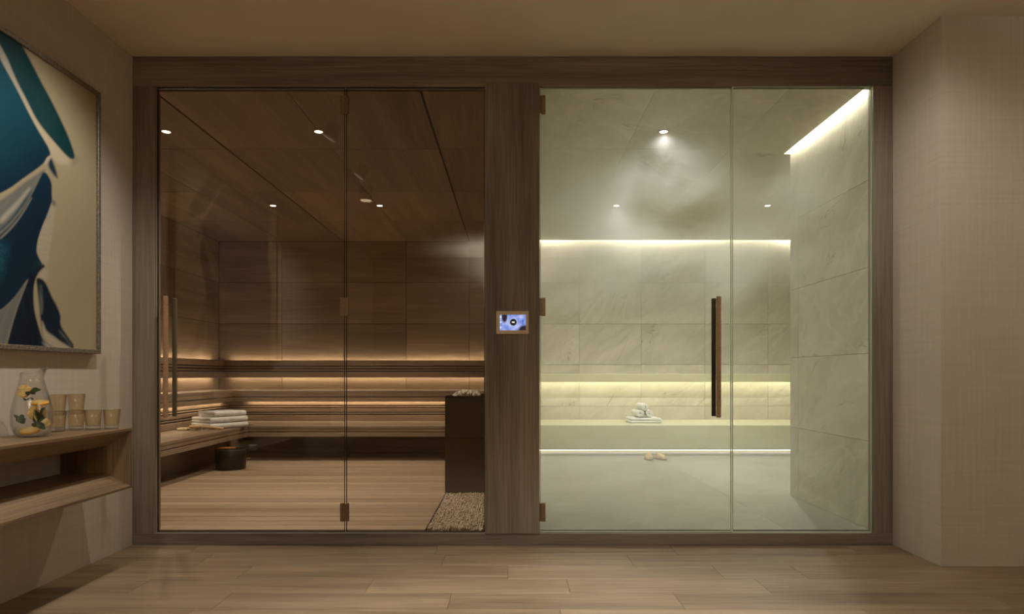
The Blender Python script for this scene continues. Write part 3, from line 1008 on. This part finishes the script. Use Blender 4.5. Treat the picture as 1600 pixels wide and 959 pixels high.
# silver brush stroke
paint(B((-300, 190), (-60, 80), (0, 50), (60, 10), (130, -50), (210, -100), (252, -130), (262, -126), (230, -60), (190, 10), (150, 70), (90, 150), (40, 215), (0, 262), (-120, 340), (-300, 420)), GREY, PALE_G, 4, 0.9, axis=(-0.55, -0.83, -330, 40), grain=(-52, 150, 9))
paint(B((0, 150), (60, 90), (120, 30), (170, -30), (176, -20), (130, 50), (70, 120), (0, 190)), c3(178, 172, 158), PALE_G, 5, 0.8, grain=(-52, 150, 8))
paint(B((190, -20), (150, 60), (90, 140), (30, 205), (-20, 240), (-20, 225), (40, 180), (100, 105), (150, 30)), c3(20, 50, 66), c3(70, 90, 96), 4, 0.8, grain=(-52, 120, 8))
# lower blue leaf
paint(B((254, -130), (300, -60), (298, 10), (302, 56), (272, 138), (246, 190), (222, 270), (213, 330), (232, 392), (248, 412), (214, 470), (168, 488), (104, 588), (40, 656), (-10, 690), (-200, 800), (-300, 700), (-160, 380), (-40, 280), (40, 212), (110, 130), (176, 30), (226, -70)), BODY_D, NAVY, 2.2, 0.5, axis=(0.3, 1.0, 470, 110), grain=(-60, 130, 22))
paint(B((-160, 380), (0, 270), (50, 300), (30, 420), (0, 530), (-120, 600)), c3(30, 92, 104), BODY_D, 14, 2.0, grain=(0, 5, 5), fade=0.8)
paint(B((0, 262), (60, 205), (120, 130), (180, 30), (186, 34), (130, 130), (70, 210), (0, 275)), PALE_G, GREY, 3, 1.0, grain=(-55, 80, 6))
# teal fold under it
paint(B((196, 380), (248, 414), (206, 492), (192, 560), (196, 680), (226, 790), (252, 868), (310, 908), (180, 960), (20, 960), (40, 880), (84, 712), (132, 578), (168, 488)), TEAL, INK, 2.5, 0.8, axis=(-0.2, 1.0, 590, 90), grain=(80, 160, 10))
# pale sweep in the lowest corner
paint(B((166, 490), (134, 572), (86, 702), (58, 800), (36, 880), (0, 905), (-160, 960), (-160, 790), (0, 688), (60, 634), (110, 576)), PALE_G, GREY, 4, 0.7, axis=(-0.3, 0.9, 520, 120), grain=(-68, 160, 12))
# torn white edge
paint(B((300, 52), (322, 60), (314, 150), (300, 260), (282, 360), (272, 432), (250, 420), (216, 364), (210, 330), (222, 262), (250, 188), (276, 126)), PALE_G, CREAM, 3, 0.9, grain=(15, 30, 5))
paint(B((292, 44), (322, 54), (318, 84), (302, 72)), c3(60, 66, 66), None, 5, fade=0.8)
paint(B((246, 408), (262, 430), (240, 448), (206, 492), (210, 470)), INK, None, 3)
paint(B((210, 492), (246, 440), (272, 440), (276, 500), (250, 516)), PALE_G, CREAM, 5, 0.8, grain=(0, 8, 8))
# navy torn mass with a cream core
paint(B((206, 492), (240, 498), (268, 528), (300, 608), (330, 658), (352, 716), (346, 768), (384, 824), (444, 908), (330, 915), (256, 872), (240, 800), (230, 690), (216, 560)), INK, NAVY, 3, 1.6, grain=(60, 20, 7))
paint(B((226, 520), (244, 560), (250, 640), (240, 720), (228, 640)), TEAL_D, PALE_G, 4, 1.2, grain=(75, 60, 6), fade=0.7)
paint(B((240, 736), (252, 760), (266, 802), (310, 832), (356, 866), (428, 906), (350, 912), (286, 884), (254, 856), (242, 806)), CREAM, PALE_G, 3.5, 0.8, grain=(35, 40, 7))
paint(B((336, 796), (348, 790), (380, 836), (420, 890), (404, 892), (362, 856)), c3(120, 130, 128), INK, 3, 1.8, grain=(50, 40, 4))
paint(B((236, 860), (262, 872), (300, 892), (330, 908), (270, 908)), c3(190, 186, 172), INK, 3, 1.4, grain=(30, 40, 5), fade=0.8)
# tuft where the strokes meet
paint(A((262, 794), (280, 748), (306, 738), (312, 746), (298, 772), (276, 794)), c3(190, 178, 152), PALE_G, 2, 0.8, it=1)
paint(A((282, 800), (304, 752), (316, 768), (340, 840), (346, 880), (326, 862)), INK, c3(30, 66, 80), 4, 1.2, grain=(70, 40, 6))
# beyond the edge of the photograph the deep blue carries on
m = np.clip((2.60 - YY) / 0.12, 0, 1)[..., None]
dv = np.clip((fbm(U * 0.3, V * 0.3, 60) - 0.35) * 3, 0, 1)[..., None]
edge_fade = np.clip((1.62 + 0.25 * fbm(ZZ * 300, YY * 10, 120) - YY) / 0.06, 0, 1)[..., None]
rest = c3(6, 74, 96) * dv + c3(8, 34, 58) * (1 - dv)
rest = rest * (1 - edge_fade) + c3(166, 153, 122) * edge_fade
col = col * (1 - m) + rest * m

ny, nz_ = U.shape
co_v = np.stack([np.full(U.shape, XP), YY, ZZ], -1).reshape(-1, 3)
idx = np.arange(ny * nz_).reshape(ny, nz_)
quads = np.stack([idx[:-1, :-1], idx[1:, :-1], idx[1:, 1:], idx[:-1, 1:]], -1).reshape(-1, 4)
me = bpy.data.meshes.new('canvas')
me.from_pydata(co_v.tolist(), [], quads.tolist())
at = me.color_attributes.new('paint', 'FLOAT_COLOR', 'POINT')
at.data.foreach_set('color', np.concatenate([col.reshape(-1, 3), np.ones((ny * nz_, 1))], 1).astype(np.float32).ravel())
k = NT('painted_canvas')
ca = k.n('VertexColor')
ca.layer_name = 'paint'
wv = k.n('TexNoise', Vector=k.vec((1, 1, 1)), Scale=500.0, Detail=2.0)
me.materials.append(k.bsdf(ca.outputs[0], 0.5, 0.35, bump=wv.outputs[0], bstr=0.1, bdist=0.001))
link(bpy.data.objects.new('canvas', me), pa)

# ------------------------------------------------------------------ water jug
def drink_glass_mat(name, tint, edge, refl=1.0):
    k = NT(name)
    lw = k.n('LayerWeight', Blend=0.35)
    g = k.n('NewGeometry')
    ior = k.math('ADD', 1.45, k.math('MULTIPLY', g.outputs['Backfacing'], 1 / 1.45 - 1.45))
    fr = k.n('Fresnel', IOR=ior)
    c = k.mix(k.math('POWER', lw.outputs[1], 2.0), tint, edge)
    tr = k.n('BsdfTransparent', Color=c)
    gl = k.n('BsdfGlossy', Color=(1, 1, 1, 1), Roughness=0.03)
    mx = k.n('MixShader', i0=k.math('MULTIPLY', fr.outputs[0], refl, clamp=True), i1=tr.outputs[0], i2=gl.outputs[0])
    k.link(mx.outputs[0], k.out.inputs[0])
    return k.m


M['jug'] = drink_glass_mat('jug_glass', (0.985, 0.985, 0.98, 1), (0.70, 0.74, 0.74, 1), 1.6)
M['water'] = drink_glass_mat('water', (0.985, 0.985, 0.98, 1), (0.80, 0.83, 0.82, 1), 0.8)
M['tumbler'] = drink_glass_mat('champagne_glass', (0.96, 0.92, 0.82, 1), (0.68, 0.58, 0.42, 1), 2.0)
M['tumbler_base'] = drink_glass_mat('clear_thick_base', (0.93, 0.92, 0.9, 1), (0.55, 0.52, 0.46, 1), 1.6)
M['lemon'] = None
JX, JY, JZ = -2.040, 2.72, ZT
JK = 0.86
jg = empty('water_jug', (JX, JY, JZ), 'clear glass jug of water with lemon and mint, slanted pouring rim', 'jug')
prof = [(r_ * JK, z_ * 1.035) for r_, z_ in [(0.0, 0.0), (0.052, 0.0), (0.066, 0.006), (0.079, 0.025), (0.088, 0.055), (0.0895, 0.085), (0.086, 0.115), (0.078, 0.15), (0.069, 0.18), (0.060, 0.205), (0.053, 0.225), (0.0495, 0.24), (0.050, 0.252)]]
bm = bmesh.new()
N = 40
rings = []
for r, z in prof:
    rings.append([(r * math.cos(2 * math.pi * i / N), r * math.sin(2 * math.pi * i / N), z) for i in range(N)])
# slanted rim with a lip drawn out towards the far end of the console
top_ = []
for i in range(N):
    a = 2 * math.pi * i / N
    dirx, diry = math.cos(a), math.sin(a)
    t = (diry * 0.9 + dirx * 0.43) / 1.0
    lipk = max(0.0, t) ** 6
    r = JK * (0.051 + 0.020 * lipk + 0.002 * t)
    top_.append((r * dirx, r * diry, 0.279 + 0.014 * t + 0.006 * lipk))
rings.append(top_)


def ring_surface(bm, rings, inset=0.0):
    vr = []
    for rg in rings:
        vr.append([bm.verts.new((JX + p[0], JY + p[1], JZ + p[2])) for p in rg])
    for a, b in zip(vr, vr[1:]):
        for i in range(N):
            j = (i + 1) % N
            bm.faces.new((a[i], a[j], b[j], b[i]))
    return vr


outer = ring_surface(bm, [rg for rg in rings if abs(rg[0][0]) > 1e-5 or abs(rg[0][1]) > 1e-5])
inner_rings = []
for rg in rings[1:]:
    out_ = []
    for p in rg:
        l = math.hypot(p[0], p[1])
        f_ = (l - 0.003) / l
        out_.append((p[0] * f_, p[1] * f_, max(p[2], 0.008)))
    inner_rings.append(out_)
inner = ring_surface(bm, inner_rings)
for i in range(N):
    j = (i + 1) % N
    bm.faces.new((outer[-1][i], outer[-1][j], inner[-1][j], inner[-1][i]))
bm.faces.new(outer[0][::-1])
bm.faces.new(inner[0])
mesh_obj('jug_body', bm, M['jug'], jg, True)
wz = 0.205
bm = bmesh.new()
wp = [(0.0, 0.0095), (0.043, 0.0095), (0.053, 0.012)] + [(r - 0.0045, z) for r, z in prof[3:10] if z < wz] + [(0.0468, wz), (0.0, wz)]
add_lathe(bm, wp, JX, JY, JZ, 40)
mesh_obj('water', bm, M['water'], jg, True)

k = NT('lemon_flesh')
tc = k.n('TexCoord')
n = k.n('TexNoise', Vector=k.vec((1, 1, 1)), Scale=90.0, Detail=2.0)
M['lemon'] = k.bsdf(k.ramp(n.outputs[0], [(0.35, s2l(206, 160, 72)), (0.65, s2l(232, 200, 124))]), 0.4, 0.4)
M['peel'] = plain('lemon_peel', s2l(222, 160, 50), 0.4, 0.4, noise=0.06, scale=60)
M['pith'] = plain('lemon_pith', s2l(248, 226, 160), 0.5, noise=0.02)
M['mint'] = plain('mint_leaf_green', s2l(46, 92, 38), 0.5, 0.4, noise=0.2, scale=60)


def lemon_slice(px, py, dy, r, rot, label, th=0.008):
    """px, py: where it sits in the jug; dy: how far it lies in front of or behind the jug's axis"""
    yy = JY + dy
    x = (px - 800) * yy / F
    z = CAMZ + (585 - py) * yy / F
    o = empty('lemon_slice', (x, yy, z), label, 'lemon slice', 'lemon slices in the jug')
    Rm = Matrix.Rotation(rot[0], 4, 'X') @ Matrix.Rotation(rot[1], 4, 'Y') @ Matrix.Rotation(rot[2], 4, 'Z')
    T = Matrix.Translation((x, yy, z)) @ Rm
    bm = bmesh.new()
    add_lathe(bm, [(0, -th / 2), (r * 0.90, -th / 2), (r * 0.90, th / 2), (0, th / 2)], 0, 0, 0, 28)
    bmesh.ops.transform(bm, matrix=T, verts=bm.verts)
    mesh_obj('flesh', bm, M['lemon'], o)
    bm = bmesh.new()
    add_lathe(bm, [(r * 0.905, -th / 2), (r, -th / 2 + 0.001), (r, th / 2 - 0.001), (r * 0.905, th / 2)], 0, 0, 0, 28, close=True)
    bmesh.ops.transform(bm, matrix=T, verts=bm.verts)
    mesh_obj('peel', bm, M['peel'], o, True)
    bm = bmesh.new()
    for a in range(8):
        c_, s2 = math.cos(a * math.pi / 4), math.sin(a * math.pi / 4)
        for sg in (-1, 1):
            z0 = sg * (th / 2 + 0.0006)
            q = [(c_ * 0.1 * r - s2 * 0.0006, s2 * 0.1 * r + c_ * 0.0006), (c_ * 0.1 * r + s2 * 0.0006, s2 * 0.1 * r - c_ * 0.0006),
                 (c_ * 0.88 * r + s2 * 0.0006, s2 * 0.88 * r - c_ * 0.0006), (c_ * 0.88 * r - s2 * 0.0006, s2 * 0.88 * r + c_ * 0.0006)]
            bm.faces.new([bm.verts.new((u, v, z0)) for u, v in q])
    bmesh.ops.transform(bm, matrix=T, verts=bm.verts)
    mesh_obj('membrane', bm, M['pith'], o)


lemon_slice(37, 611, -0.008, 0.0265, (R(75), R(10), R(-42)), 'floating lemon slice standing upright at the waterline of the jug', 0.012)
lemon_slice(62, 629, -0.010, 0.032, (R(12), R(6), 0), 'flat lemon slice lying level halfway down the jug', 0.012)
lemon_slice(58, 645, 0.015, 0.034, (R(62), R(18), 0), 'tilted lemon slice under the mint on the spout side')
lemon_slice(47, 672.5, -0.002, 0.036, (R(18), R(4), 0), 'lemon slice lying on the bottom of the jug', 0.012)
lemon_slice(69, 660, -0.006, 0.022, (R(50), R(35), 0), 'small lemon slice leaning on the jug wall near the glasses')


def mint(px, py, dy, leaves, label):
    yy = JY + dy
    x = (px - 800) * yy / F
    z = CAMZ + (585 - py) * yy / F
    o = empty('mint_sprig', (x, yy, z), label, 'mint sprig', 'mint sprigs in the jug')
    for L, w, ang, tilt in leaves:
        bm = bmesh.new()
        rows_ = []
        for i in range(7):
            t = i / 6
            hw = w * math.sin(math.pi * min(0.985, t * 0.93 + 0.05)) ** 0.8
            bend = -0.25 * L * t * t
            rows_.append([bm.verts.new((t * L, s_ * hw, bend + abs(s_) * 0.35 * hw)) for s_ in (-1, -0.5, 0, 0.5, 1)])
        for a, b in zip(rows_, rows_[1:]):
            for i in range(4):
                bm.faces.new((a[i], a[i + 1], b[i + 1], b[i]))
        ret = bmesh.ops.solidify(bm, geom=bm.faces[:], thickness=0.0008)
        T = Matrix.Translation((x, yy, z)) @ Matrix.Rotation(ang, 4, 'Y') @ Matrix.Rotation(tilt, 4, 'X')
        bmesh.ops.transform(bm, matrix=T, verts=bm.verts)
        mesh_obj('leaf', bm, M['mint'], o, True)


mint(47, 612, -0.025, [(0.040, 0.013, R(-18), R(60)), (0.026, 0.009, R(150), R(70)), (0.022, 0.008, R(20), R(70))], 'mint sprig floating at the waterline beside the upright lemon slice')
mint(42, 624, 0.012, [(0.026, 0.008, R(-10), R(60)), (0.02, 0.007, R(185), R(60))], 'small mint sprig behind the upright lemon slice')
mint(30, 651, -0.028, [(0.030, 0.009, R(188), R(65)), (0.034, 0.015, R(55), R(55)), (0.020, 0.008, R(-15), R(60)), (0.026, 0.008, R(110), R(60))], 'mint sprig low against the rounded jug wall facing the painting')
mint(58, 660, -0.030, [(0.036, 0.011, R(225), R(60)), (0.036, 0.012, R(-40), R(60)), (0.040, 0.013, R(40), R(60)), (0.030, 0.011, R(140), R(60))], 'large dark mint sprig crossing over the lowest lemon slices')
mint(64, 647, 0.0, [(0.036, 0.015, R(200), R(60)), (0.034, 0.013, R(-70), R(60)), (0.030, 0.014, R(100), R(60))], 'broad mint sprig below the level lemon slice')


def tumbler(x, y, z, label, h=0.096, r0=0.031, r1=0.0375):
    o = empty('drinking_glass', (x, y, z), label, 'glass', 'gold tinted tumblers on the console')
    bm = bmesh.new()
    pr = [(r0 + 0.001, 0.022), (r1, h - 0.001), (r1 - 0.001, h), (r1 - 0.0022, h - 0.001), (r0 - 0.002, 0.0225)]
    add_lathe(bm, pr, x, y, z, 32)
    mesh_obj('glass_wall', bm, M['tumbler'], o, True)
    bm = bmesh.new()
    add_lathe(bm, [(0, 0.0), (r0 - 0.004, 0.0), (r0 - 0.001, 0.003), (r0 + 0.0008, 0.0215), (r0 - 0.0015, 0.0215), (r0 - 0.006, 0.018), (0, 0.017)], x, y, z, 32)
    mesh_obj('glass_base', bm, M['tumbler_base'], o, True)
    return o


GA = (-2.100, 2.955)
GB = (-2.070, 3.040)
tumbler(-1.940, 3.102, ZT, 'gold tinted tumbler at the end of the console nearest the timber frame')
tumbler(-2.010, 3.070, ZT, 'single gold tumbler second from the end, nothing stacked on it')
tumbler(GB[0], GB[1], ZT, 'lower gold tumbler of the stacked pair farther from the jug')
tumbler(GA[0], GA[1], ZT, 'lower gold tumbler of the stacked pair right beside the jug')
tumbler(GB[0], GB[1], ZT + 0.0765, 'upper gold tumbler of the stacked pair farther from the jug')
tumbler(GA[0], GA[1], ZT + 0.0765, 'upper gold tumbler of the stacked pair right beside the jug')

# ------------------------------------------------------------------ sauna heater, stones, pebble bed
HX0, HX1, HY0, HY1, HZ1 = -0.512, -0.170, 4.88, 5.44, 0.812
ht = empty('sauna_heater', (-0.34, 5.16, FI), 'tall dark bronze sauna stove standing on white pebbles', 'heater')
bm = bmesh.new()
add_box(bm, HX0, HX1, HY0, HY1, 0.046, HZ1 - 0.02, 0.003)
mesh_obj('body', bm, M['heater'], ht)
bm = bmesh.new()
for a in ((HX0, HX1, HY0, HY0 + 0.012), (HX0, HX1, HY1 - 0.012, HY1), (HX0, HX0 + 0.012, HY0 + 0.012, HY1 - 0.012), (HX1 - 0.012, HX1, HY0 + 0.012, HY1 - 0.012)):
    add_box(bm, a[0], a[1], a[2], a[3], HZ1 - 0.019, HZ1)
mesh_obj('rim', bm, M['bronze_dark'], ht)


def pebbles(name, spots, m, parent=None, sub=1, jit=0.25):
    base = bmesh.new()
    bmesh.ops.create_icosphere(base, subdivisions=sub, radius=1.0)
    bv = np.array([v.co[:] for v in base.verts])
    bf = np.array([[v.index for v in f.verts] for f in base.faces])
    base.free()
    V_, F_ = [], []
    n0 = 0
    for (x, y, z, r) in spots:
        q = np.random.randn(4)
        q /= np.linalg.norm(q)
        w_, a, b, c = q
        Rm = np.array([[1 - 2 * (b * b + c * c), 2 * (a * b - c * w_), 2 * (a * c + b * w_)],
                       [2 * (a * b + c * w_), 1 - 2 * (a * a + c * c), 2 * (b * c - a * w_)],
                       [2 * (a * c - b * w_), 2 * (b * c + a * w_), 1 - 2 * (a * a + b * b)]])
        sc_ = np.array([1.25, 1.0, 0.72]) * np.random.uniform(0.85, 1.15, 3) * r
        v = bv * (1 + np.random.uniform(-jit, jit, (len(bv), 1)) * 0.5) * sc_
        V_.append(v @ Rm.T + np.array([x, y, z]))
        F_.append(bf + n0)
        n0 += len(bv)
    me = bpy.data.meshes.new(name)
    me.from_pydata(np.concatenate(V_).tolist(), [], np.concatenate(F_).tolist())
    me.polygons.foreach_set('use_smooth', [True] * len(me.polygons))
    me.materials.append(m)
    return link(bpy.data.objects.new(name, me), parent)


sp_ = []
for i in range(150):
    u, v = random.uniform(0, 1), random.uniform(0, 1)
    x = -0.455 + u * 0.19
    y = HY0 + 0.035 + v * 0.42
    hgt = 0.012 + 0.026 * random.random() * (1 - abs(2 * u - 1) ** 4)
    sp_.append((x, y, HZ1 - 0.012 + hgt, random.uniform(0.011, 0.019)))
st = pebbles('stones', sp_, M['rock'], ht, 1, 0.5)
st['kind'] = 'stuff'
st['label'] = 'pale heap of sauna stones'

pt = empty('pebble_tray', (-0.33, 4.3, 0.05), 'dark edging tray let into the sauna floor holding white pebbles', 'tray')
box('edge', TRX + 0.001, TRX + 0.007, SY0 + 0.012, HY0 - 0.004, 0.046, FI + 0.006, M['black_metal'], pt)
box('base', TRX + 0.008, SX1 - 0.002, SY0 + 0.012, HY0 - 0.004, 0.0455, 0.052, M['black_metal'], pt)
sp_ = []
g = 0.0150
yy_ = SY0 + 0.025
while yy_ < HY0 - 0.012:
    xx_ = TRX + 0.016
    while xx_ < SX1 - 0.012:
        for lay in range(2):
            sp_.append((xx_ + random.uniform(-0.005, 0.005), yy_ + random.uniform(-0.005, 0.005), 0.060 + lay * 0.011 + random.uniform(-0.003, 0.004), random.uniform(0.0068, 0.0095)))
        xx_ += g
    yy_ += g
pb = pebbles('pebble_bed', sp_, M['pebble'], None, 1, 0.35)
tag(pb, 'bed of small white pebbles in front of the sauna stove', 'pebbles', kind='stuff')

# ------------------------------------------------------------------ bucket and ladle
BX, BY = -2.692, 6.13
bk = empty('sauna_bucket', (BX, BY, FI), 'dark round sauna bucket on the slatted floor beside the lower bench', 'bucket')
bm = bmesh.new()
h_ = 0.190
add_lathe(bm, [(0, 0.001), (0.130, 0.001), (0.134, 0.004), (0.139, h_ - 0.004), (0.137, h_), (0.131, h_), (0.129, h_ - 0.004), (0.125, 0.02), (0, 0.02)], BX, BY, FI, 40)
mesh_obj('body', bm, M['bucket'], bk, True)
bm = bmesh.new()
add_lathe(bm, [(0, 0), (0.13, 0)], BX, BY, FI + 0.13, 40)
mesh_obj('water', bm, M['water'], bk)
bm = bmesh.new()
add_tube(bm, (BX, BY - 0.134, FI + h_ - 0.035), (BX, BY - 0.150, FI + h_ - 0.035), 0.013, 14)
mesh_obj('knob', bm, M['black_metal'], bk)
ld = empty('sauna_ladle', (BX, BY, FI + h_), 'orange handled black ladle laid across the rim of the bucket', 'ladle')
zl = FI + h_ + 0.009
yl = BY - 0.03
sl_ = 1000 / yl


def LP(px, dz=0.0):
    return ((px - 800) / sl_, yl, zl + dz)


bm = bmesh.new()
add_tube(bm, LP(327, -0.003), LP(368, 0.006), 0.009, 14)
mesh_obj('handle', bm, M['orange_wood'], ld)
bm = bmesh.new()
add_tube(bm, LP(368, 0.006), LP(388, 0.010), 0.0055, 12)
mesh_obj('shaft', bm, M['black_metal'], ld)
cxl = (394 - 800) / sl_
bm = bmesh.new()
add_lathe(bm, [(0, -0.028), (0.040, -0.028), (0.047, -0.022), (0.050, 0.022), (0.047, 0.022), (0.044, -0.018), (0, -0.023)], cxl, yl, zl + 0.012, 28)
mesh_obj('cup', bm, M['black_metal'], ld, True)


# ------------------------------------------------------------------ towels
def ribbon(path, th, d, m, name, parent, T, n_d=10, wob=0.0015, seed=0):
    """thick strip: 2-D path (u, w) thickened by th and extruded d along v, then moved by T"""
    P = np.array(path, float)
    tan = np.gradient(P, axis=0)
    tan /= np.linalg.norm(tan, axis=1)[:, None] + 1e-9
    nor = np.stack([-tan[:, 1], tan[:, 0]], 1)
    a, b = P + nor * th / 2, P - nor * th / 2
    loop = np.concatenate([a, b[::-1]])
    bm = bmesh.new()
    rings = []
    for i in range(n_d + 1):
        v = -d / 2 + d * i / n_d
        e = 1.0 - (0.012 if i in (0, n_d) else 0.0)
        rg = []
        for q in loop:
            nz = mnoise.noise(Vector((q[0] * 22 + seed, v * 22, q[1] * 40))) * wob
            rg.append(bm.verts.new(T @ Vector((q[0] + nz, v * (1 + 0.0 * nz), (q[1] + nz)))))
        rings.append(rg)
    n = len(loop)
    for r0_, r1_ in zip(rings, rings[1:]):
        for i in range(n):
            j = (i + 1) % n
            bm.faces.new((r0_[i], r0_[j], r1_[j], r1_[i]))
    h = len(P)
    for rg, fl_ in ((rings[0], 1), (rings[-1], 0)):
        for i in range(h - 1):
            q = (rg[i], rg[i + 1], rg[n - 2 - i], rg[n - 1 - i])
            bm.faces.new(q[::-1] if fl_ else q)
    return mesh_obj(name, bm, m, parent, True)


def serpentine(w, th, layers):
    pts = []
    gap = th * 1.06
    for L in range(layers):
        z = th / 2 + gap * L
        xs = np.linspace(-w / 2, w / 2, 9)
        if L % 2:
            xs = xs[::-1]
        for x in xs:
            pts.append((x, z))
        if L < layers - 1:
            sx = xs[-1]
            sg = 1 if sx > 0 else -1
            for a in (-60, -30, 0, 30, 60):
                pts.append((sx + sg * gap / 2 * math.cos(R(a)), z + gap / 2 + gap / 2 * math.sin(R(a))))
    return pts


def folded_towel(x, y, z, w, d, th, layers, rot, label, group, flip=False):
    o = empty('folded_towel', (x, y, z), label, 'towel', group)
    T = Matrix.Translation((x, y, z)) @ Matrix.Rotation(rot, 4, 'Z')
    p = serpentine(w, th, layers)
    if flip:
        p = [(-a, b) for a, b in p]
    ribbon(p, th * 0.97, d, M['towel'], 'folded_cloth', o, T, 12, 0.0022, x * 10 + z * 30)
    return o


# stack of three on the lower sauna bench
ty = 6.47
tz = ZLo + 0.001
rt = R(-32)
folded_towel(-2.955, ty, tz, 0.29, 0.42, 0.0275, 2, rt, 'white folded towel at the bottom of the sauna bench stack', 'towels stacked on the sauna bench')
folded_towel(-2.960, ty + 0.01, tz + 0.060, 0.29, 0.41, 0.0265, 2, rt, 'white folded towel in the middle of the sauna bench stack', 'towels stacked on the sauna bench')
folded_towel(-2.945, ty + 0.03, tz + 0.118, 0.25, 0.35, 0.025, 2, rt, 'white folded towel on top of the sauna bench stack', 'towels stacked on the sauna bench')

# stone bench: one folded towel carrying three rolls
by_, bz_ = 7.45, 0.421
s_b = 1000 / by_
fx = (1003.5 - 800) / s_b
folded_towel(fx, by_, bz_, 0.335, 0.30, 0.029, 2, 0.0, 'white folded towel lying flat under the three rolls on the stone bench', 'towels on the stone bench')


def rolled_towel(x, y, z, r, L, rot, label, start=0.0):
    o = empty('rolled_towel', (x, y, z - r), label, 'towel', 'towels on the stone bench')
    pts = []
    turns = 2.6
    n = 64
    for i in range(n + 1):
        t = i / n
        a = start + t * turns * 2 * math.pi
        rr_ = 0.009 + (r - 0.009 - 0.008) * t
        pts.append((rr_ * math.cos(a), rr_ * math.sin(a)))
    T = Matrix.Translation((x, y, z)) @ Matrix.Rotation(rot, 4, 'Z')
    ribbon(pts, 0.0145, L, M['towel'], 'rolled_cloth', o, T, 8, 0.002, x * 20 + z * 9)
    return o


zr = bz_ + 0.062 + 0.046
rolled_towel(fx - 0.060, by_, zr, 0.046, 0.26, R(5), 'rolled white towel, lower one toward the sauna side of the pyramid', R(200))
rolled_towel(fx + 0.062, by_, zr, 0.046, 0.26, R(-3), 'rolled white towel, lower one toward the stone pier side of the pyramid', R(-40))
rolled_towel(fx + 0.000, by_, zr + 0.076, 0.046, 0.26, R(4), 'rolled white towel on top of the pyramid of rolls', R(90))

# ------------------------------------------------------------------ brush and soap on the lower sauna bench
by2 = 6.13
s2_ = 1000 / by2
bs = empty('sauna_brush', ((305 - 800) / s2_, by2, ZLo), 'wooden bath brush with pale bristles and long handle in front of towels', 'brush')
hx = (305 - 800) / s2_
bm = bmesh.new()
add_lathe(bm, [(0, 0.030), (0.040, 0.030), (0.046, 0.034), (0.046, 0.044), (0.040, 0.049), (0, 0.050)], 0, 0, 0, 28)
bmesh.ops.transform(bm, matrix=Matrix.Translation((hx, by2, ZLo)) @ Matrix.Diagonal((1.3, 0.85, 1, 1)), verts=bm.verts)
mesh_obj('brush_head', bm, M['brush_wood'], bs, True)
bm = bmesh.new()
for i in range(90):
    a, q = random.uniform(0, 6.283), math.sqrt(random.random())
    bx_, byy = hx + 0.052 * q * math.cos(a), by2 + 0.034 * q * math.sin(a)
    add_box(bm, bx_ - 0.002, bx_ + 0.002, byy - 0.002, byy + 0.002, ZLo + 0.001, ZLo + 0.031)
mesh_obj('bristles', bm, M['bristle'], bs)['kind'] = 'stuff'
bm = bmesh.new()
add_tube(bm, (hx + 0.05, by2 + 0.005, ZLo + 0.040), (hx + 0.25, by2 + 0.05, ZLo + 0.014), 0.010, 12, 0.012)
mesh_obj('handle', bm, M['brush_wood'], bs)
sx_ = (287 - 800) / s2_
so = empty('bath_mitt', (sx_, by2 + 0.02, ZLo), 'flat cream bath mitt lying next to the wooden brush', 'bath mitt')
bm = bmesh.new()
add_box(bm, sx_ - 0.055, sx_ + 0.045, by2 - 0.03, by2 + 0.07, ZLo + 0.001, ZLo + 0.026, 0.010, 3)
mesh_obj('pad', bm, M['bristle'], so, True)
bm = bmesh.new()
add_box(bm, sx_ + 0.01, sx_ + 0.03, by2 - 0.032, by2 + 0.072, ZLo + 0.0005, ZLo + 0.0285, 0.003, 1)
mesh_obj('strap', bm, M['brush_wood'], so)


# ------------------------------------------------------------------ slippers
def slipper(x, y, rot, label, mirror=1):
    o = empty('slipper', (x, y, FI), label, 'slipper', 'pair of beige slippers')
    T = Matrix.Translation((x, y, FI)) @ Matrix.Rotation(rot, 4, 'Z')
    k_ = 0.86
    T = T @ Matrix.Diagonal((k_, k_, k_, 1))
    prof_w = [(0.0, 0.020), (0.015, 0.036), (0.04, 0.047), (0.08, 0.051), (0.13, 0.046), (0.18, 0.039), (0.22, 0.036), (0.25, 0.026), (0.262, 0.010)]
    bm = bmesh.new()
    lo_, hi_ = [], []
    out_ = [(w, v) for v, w in prof_w] + [(-w, v) for v, w in reversed(prof_w)]
    for w, v in out_:
        lo_.append(bm.verts.new(T @ Vector((w, v, 0.001))))
        hi_.append(bm.verts.new(T @ Vector((w, v, 0.014))))
    bm.faces.new(lo_[::-1])
    bm.faces.new(hi_)
    n = len(lo_)
    for i in range(n):
        bm.faces.new((lo_[i], lo_[(i + 1) % n], hi_[(i + 1) % n], hi_[i]))
    mesh_obj('sole', bm, M['sole'], o)
    bm = bmesh.new()
    rr = []
    for v, w, h in ((0.000, 0.014, 0.012), (0.006, 0.026, 0.028), (0.02, 0.038, 0.042), (0.045, 0.047, 0.054), (0.075, 0.050, 0.062), (0.105, 0.049, 0.068), (0.135, 0.046, 0.072)):
        rr.append([bm.verts.new(T @ Vector((w * math.cos(a), v - 0.002, 0.013 + h * math.sin(a) ** 0.85 if 0 < a < math.pi else 0.013))) for a in [math.pi * i / 14 for i in range(15)]])
    for a, b in zip(rr, rr[1:]):
        for i in range(14):
            bm.faces.new((a[i], a[i + 1], b[i + 1], b[i]))
    bm.faces.new(rr[0])
    bmesh.ops.recalc_face_normals(bm, faces=bm.faces)
    bmesh.ops.solidify(bm, geom=bm.faces[:], thickness=0.004)
    mesh_obj('upper', bm, M['slipper'], o, True)
    return o


slipper((1014.5 - 800) / 148, 6.72, R(-2), 'beige closed-toe slipper pointing straight out, directly below the towels')
slipper((1038.5 - 800) / 148, 6.73, R(24), 'beige closed-toe slipper turned sideways, its toe toward the stone pier')
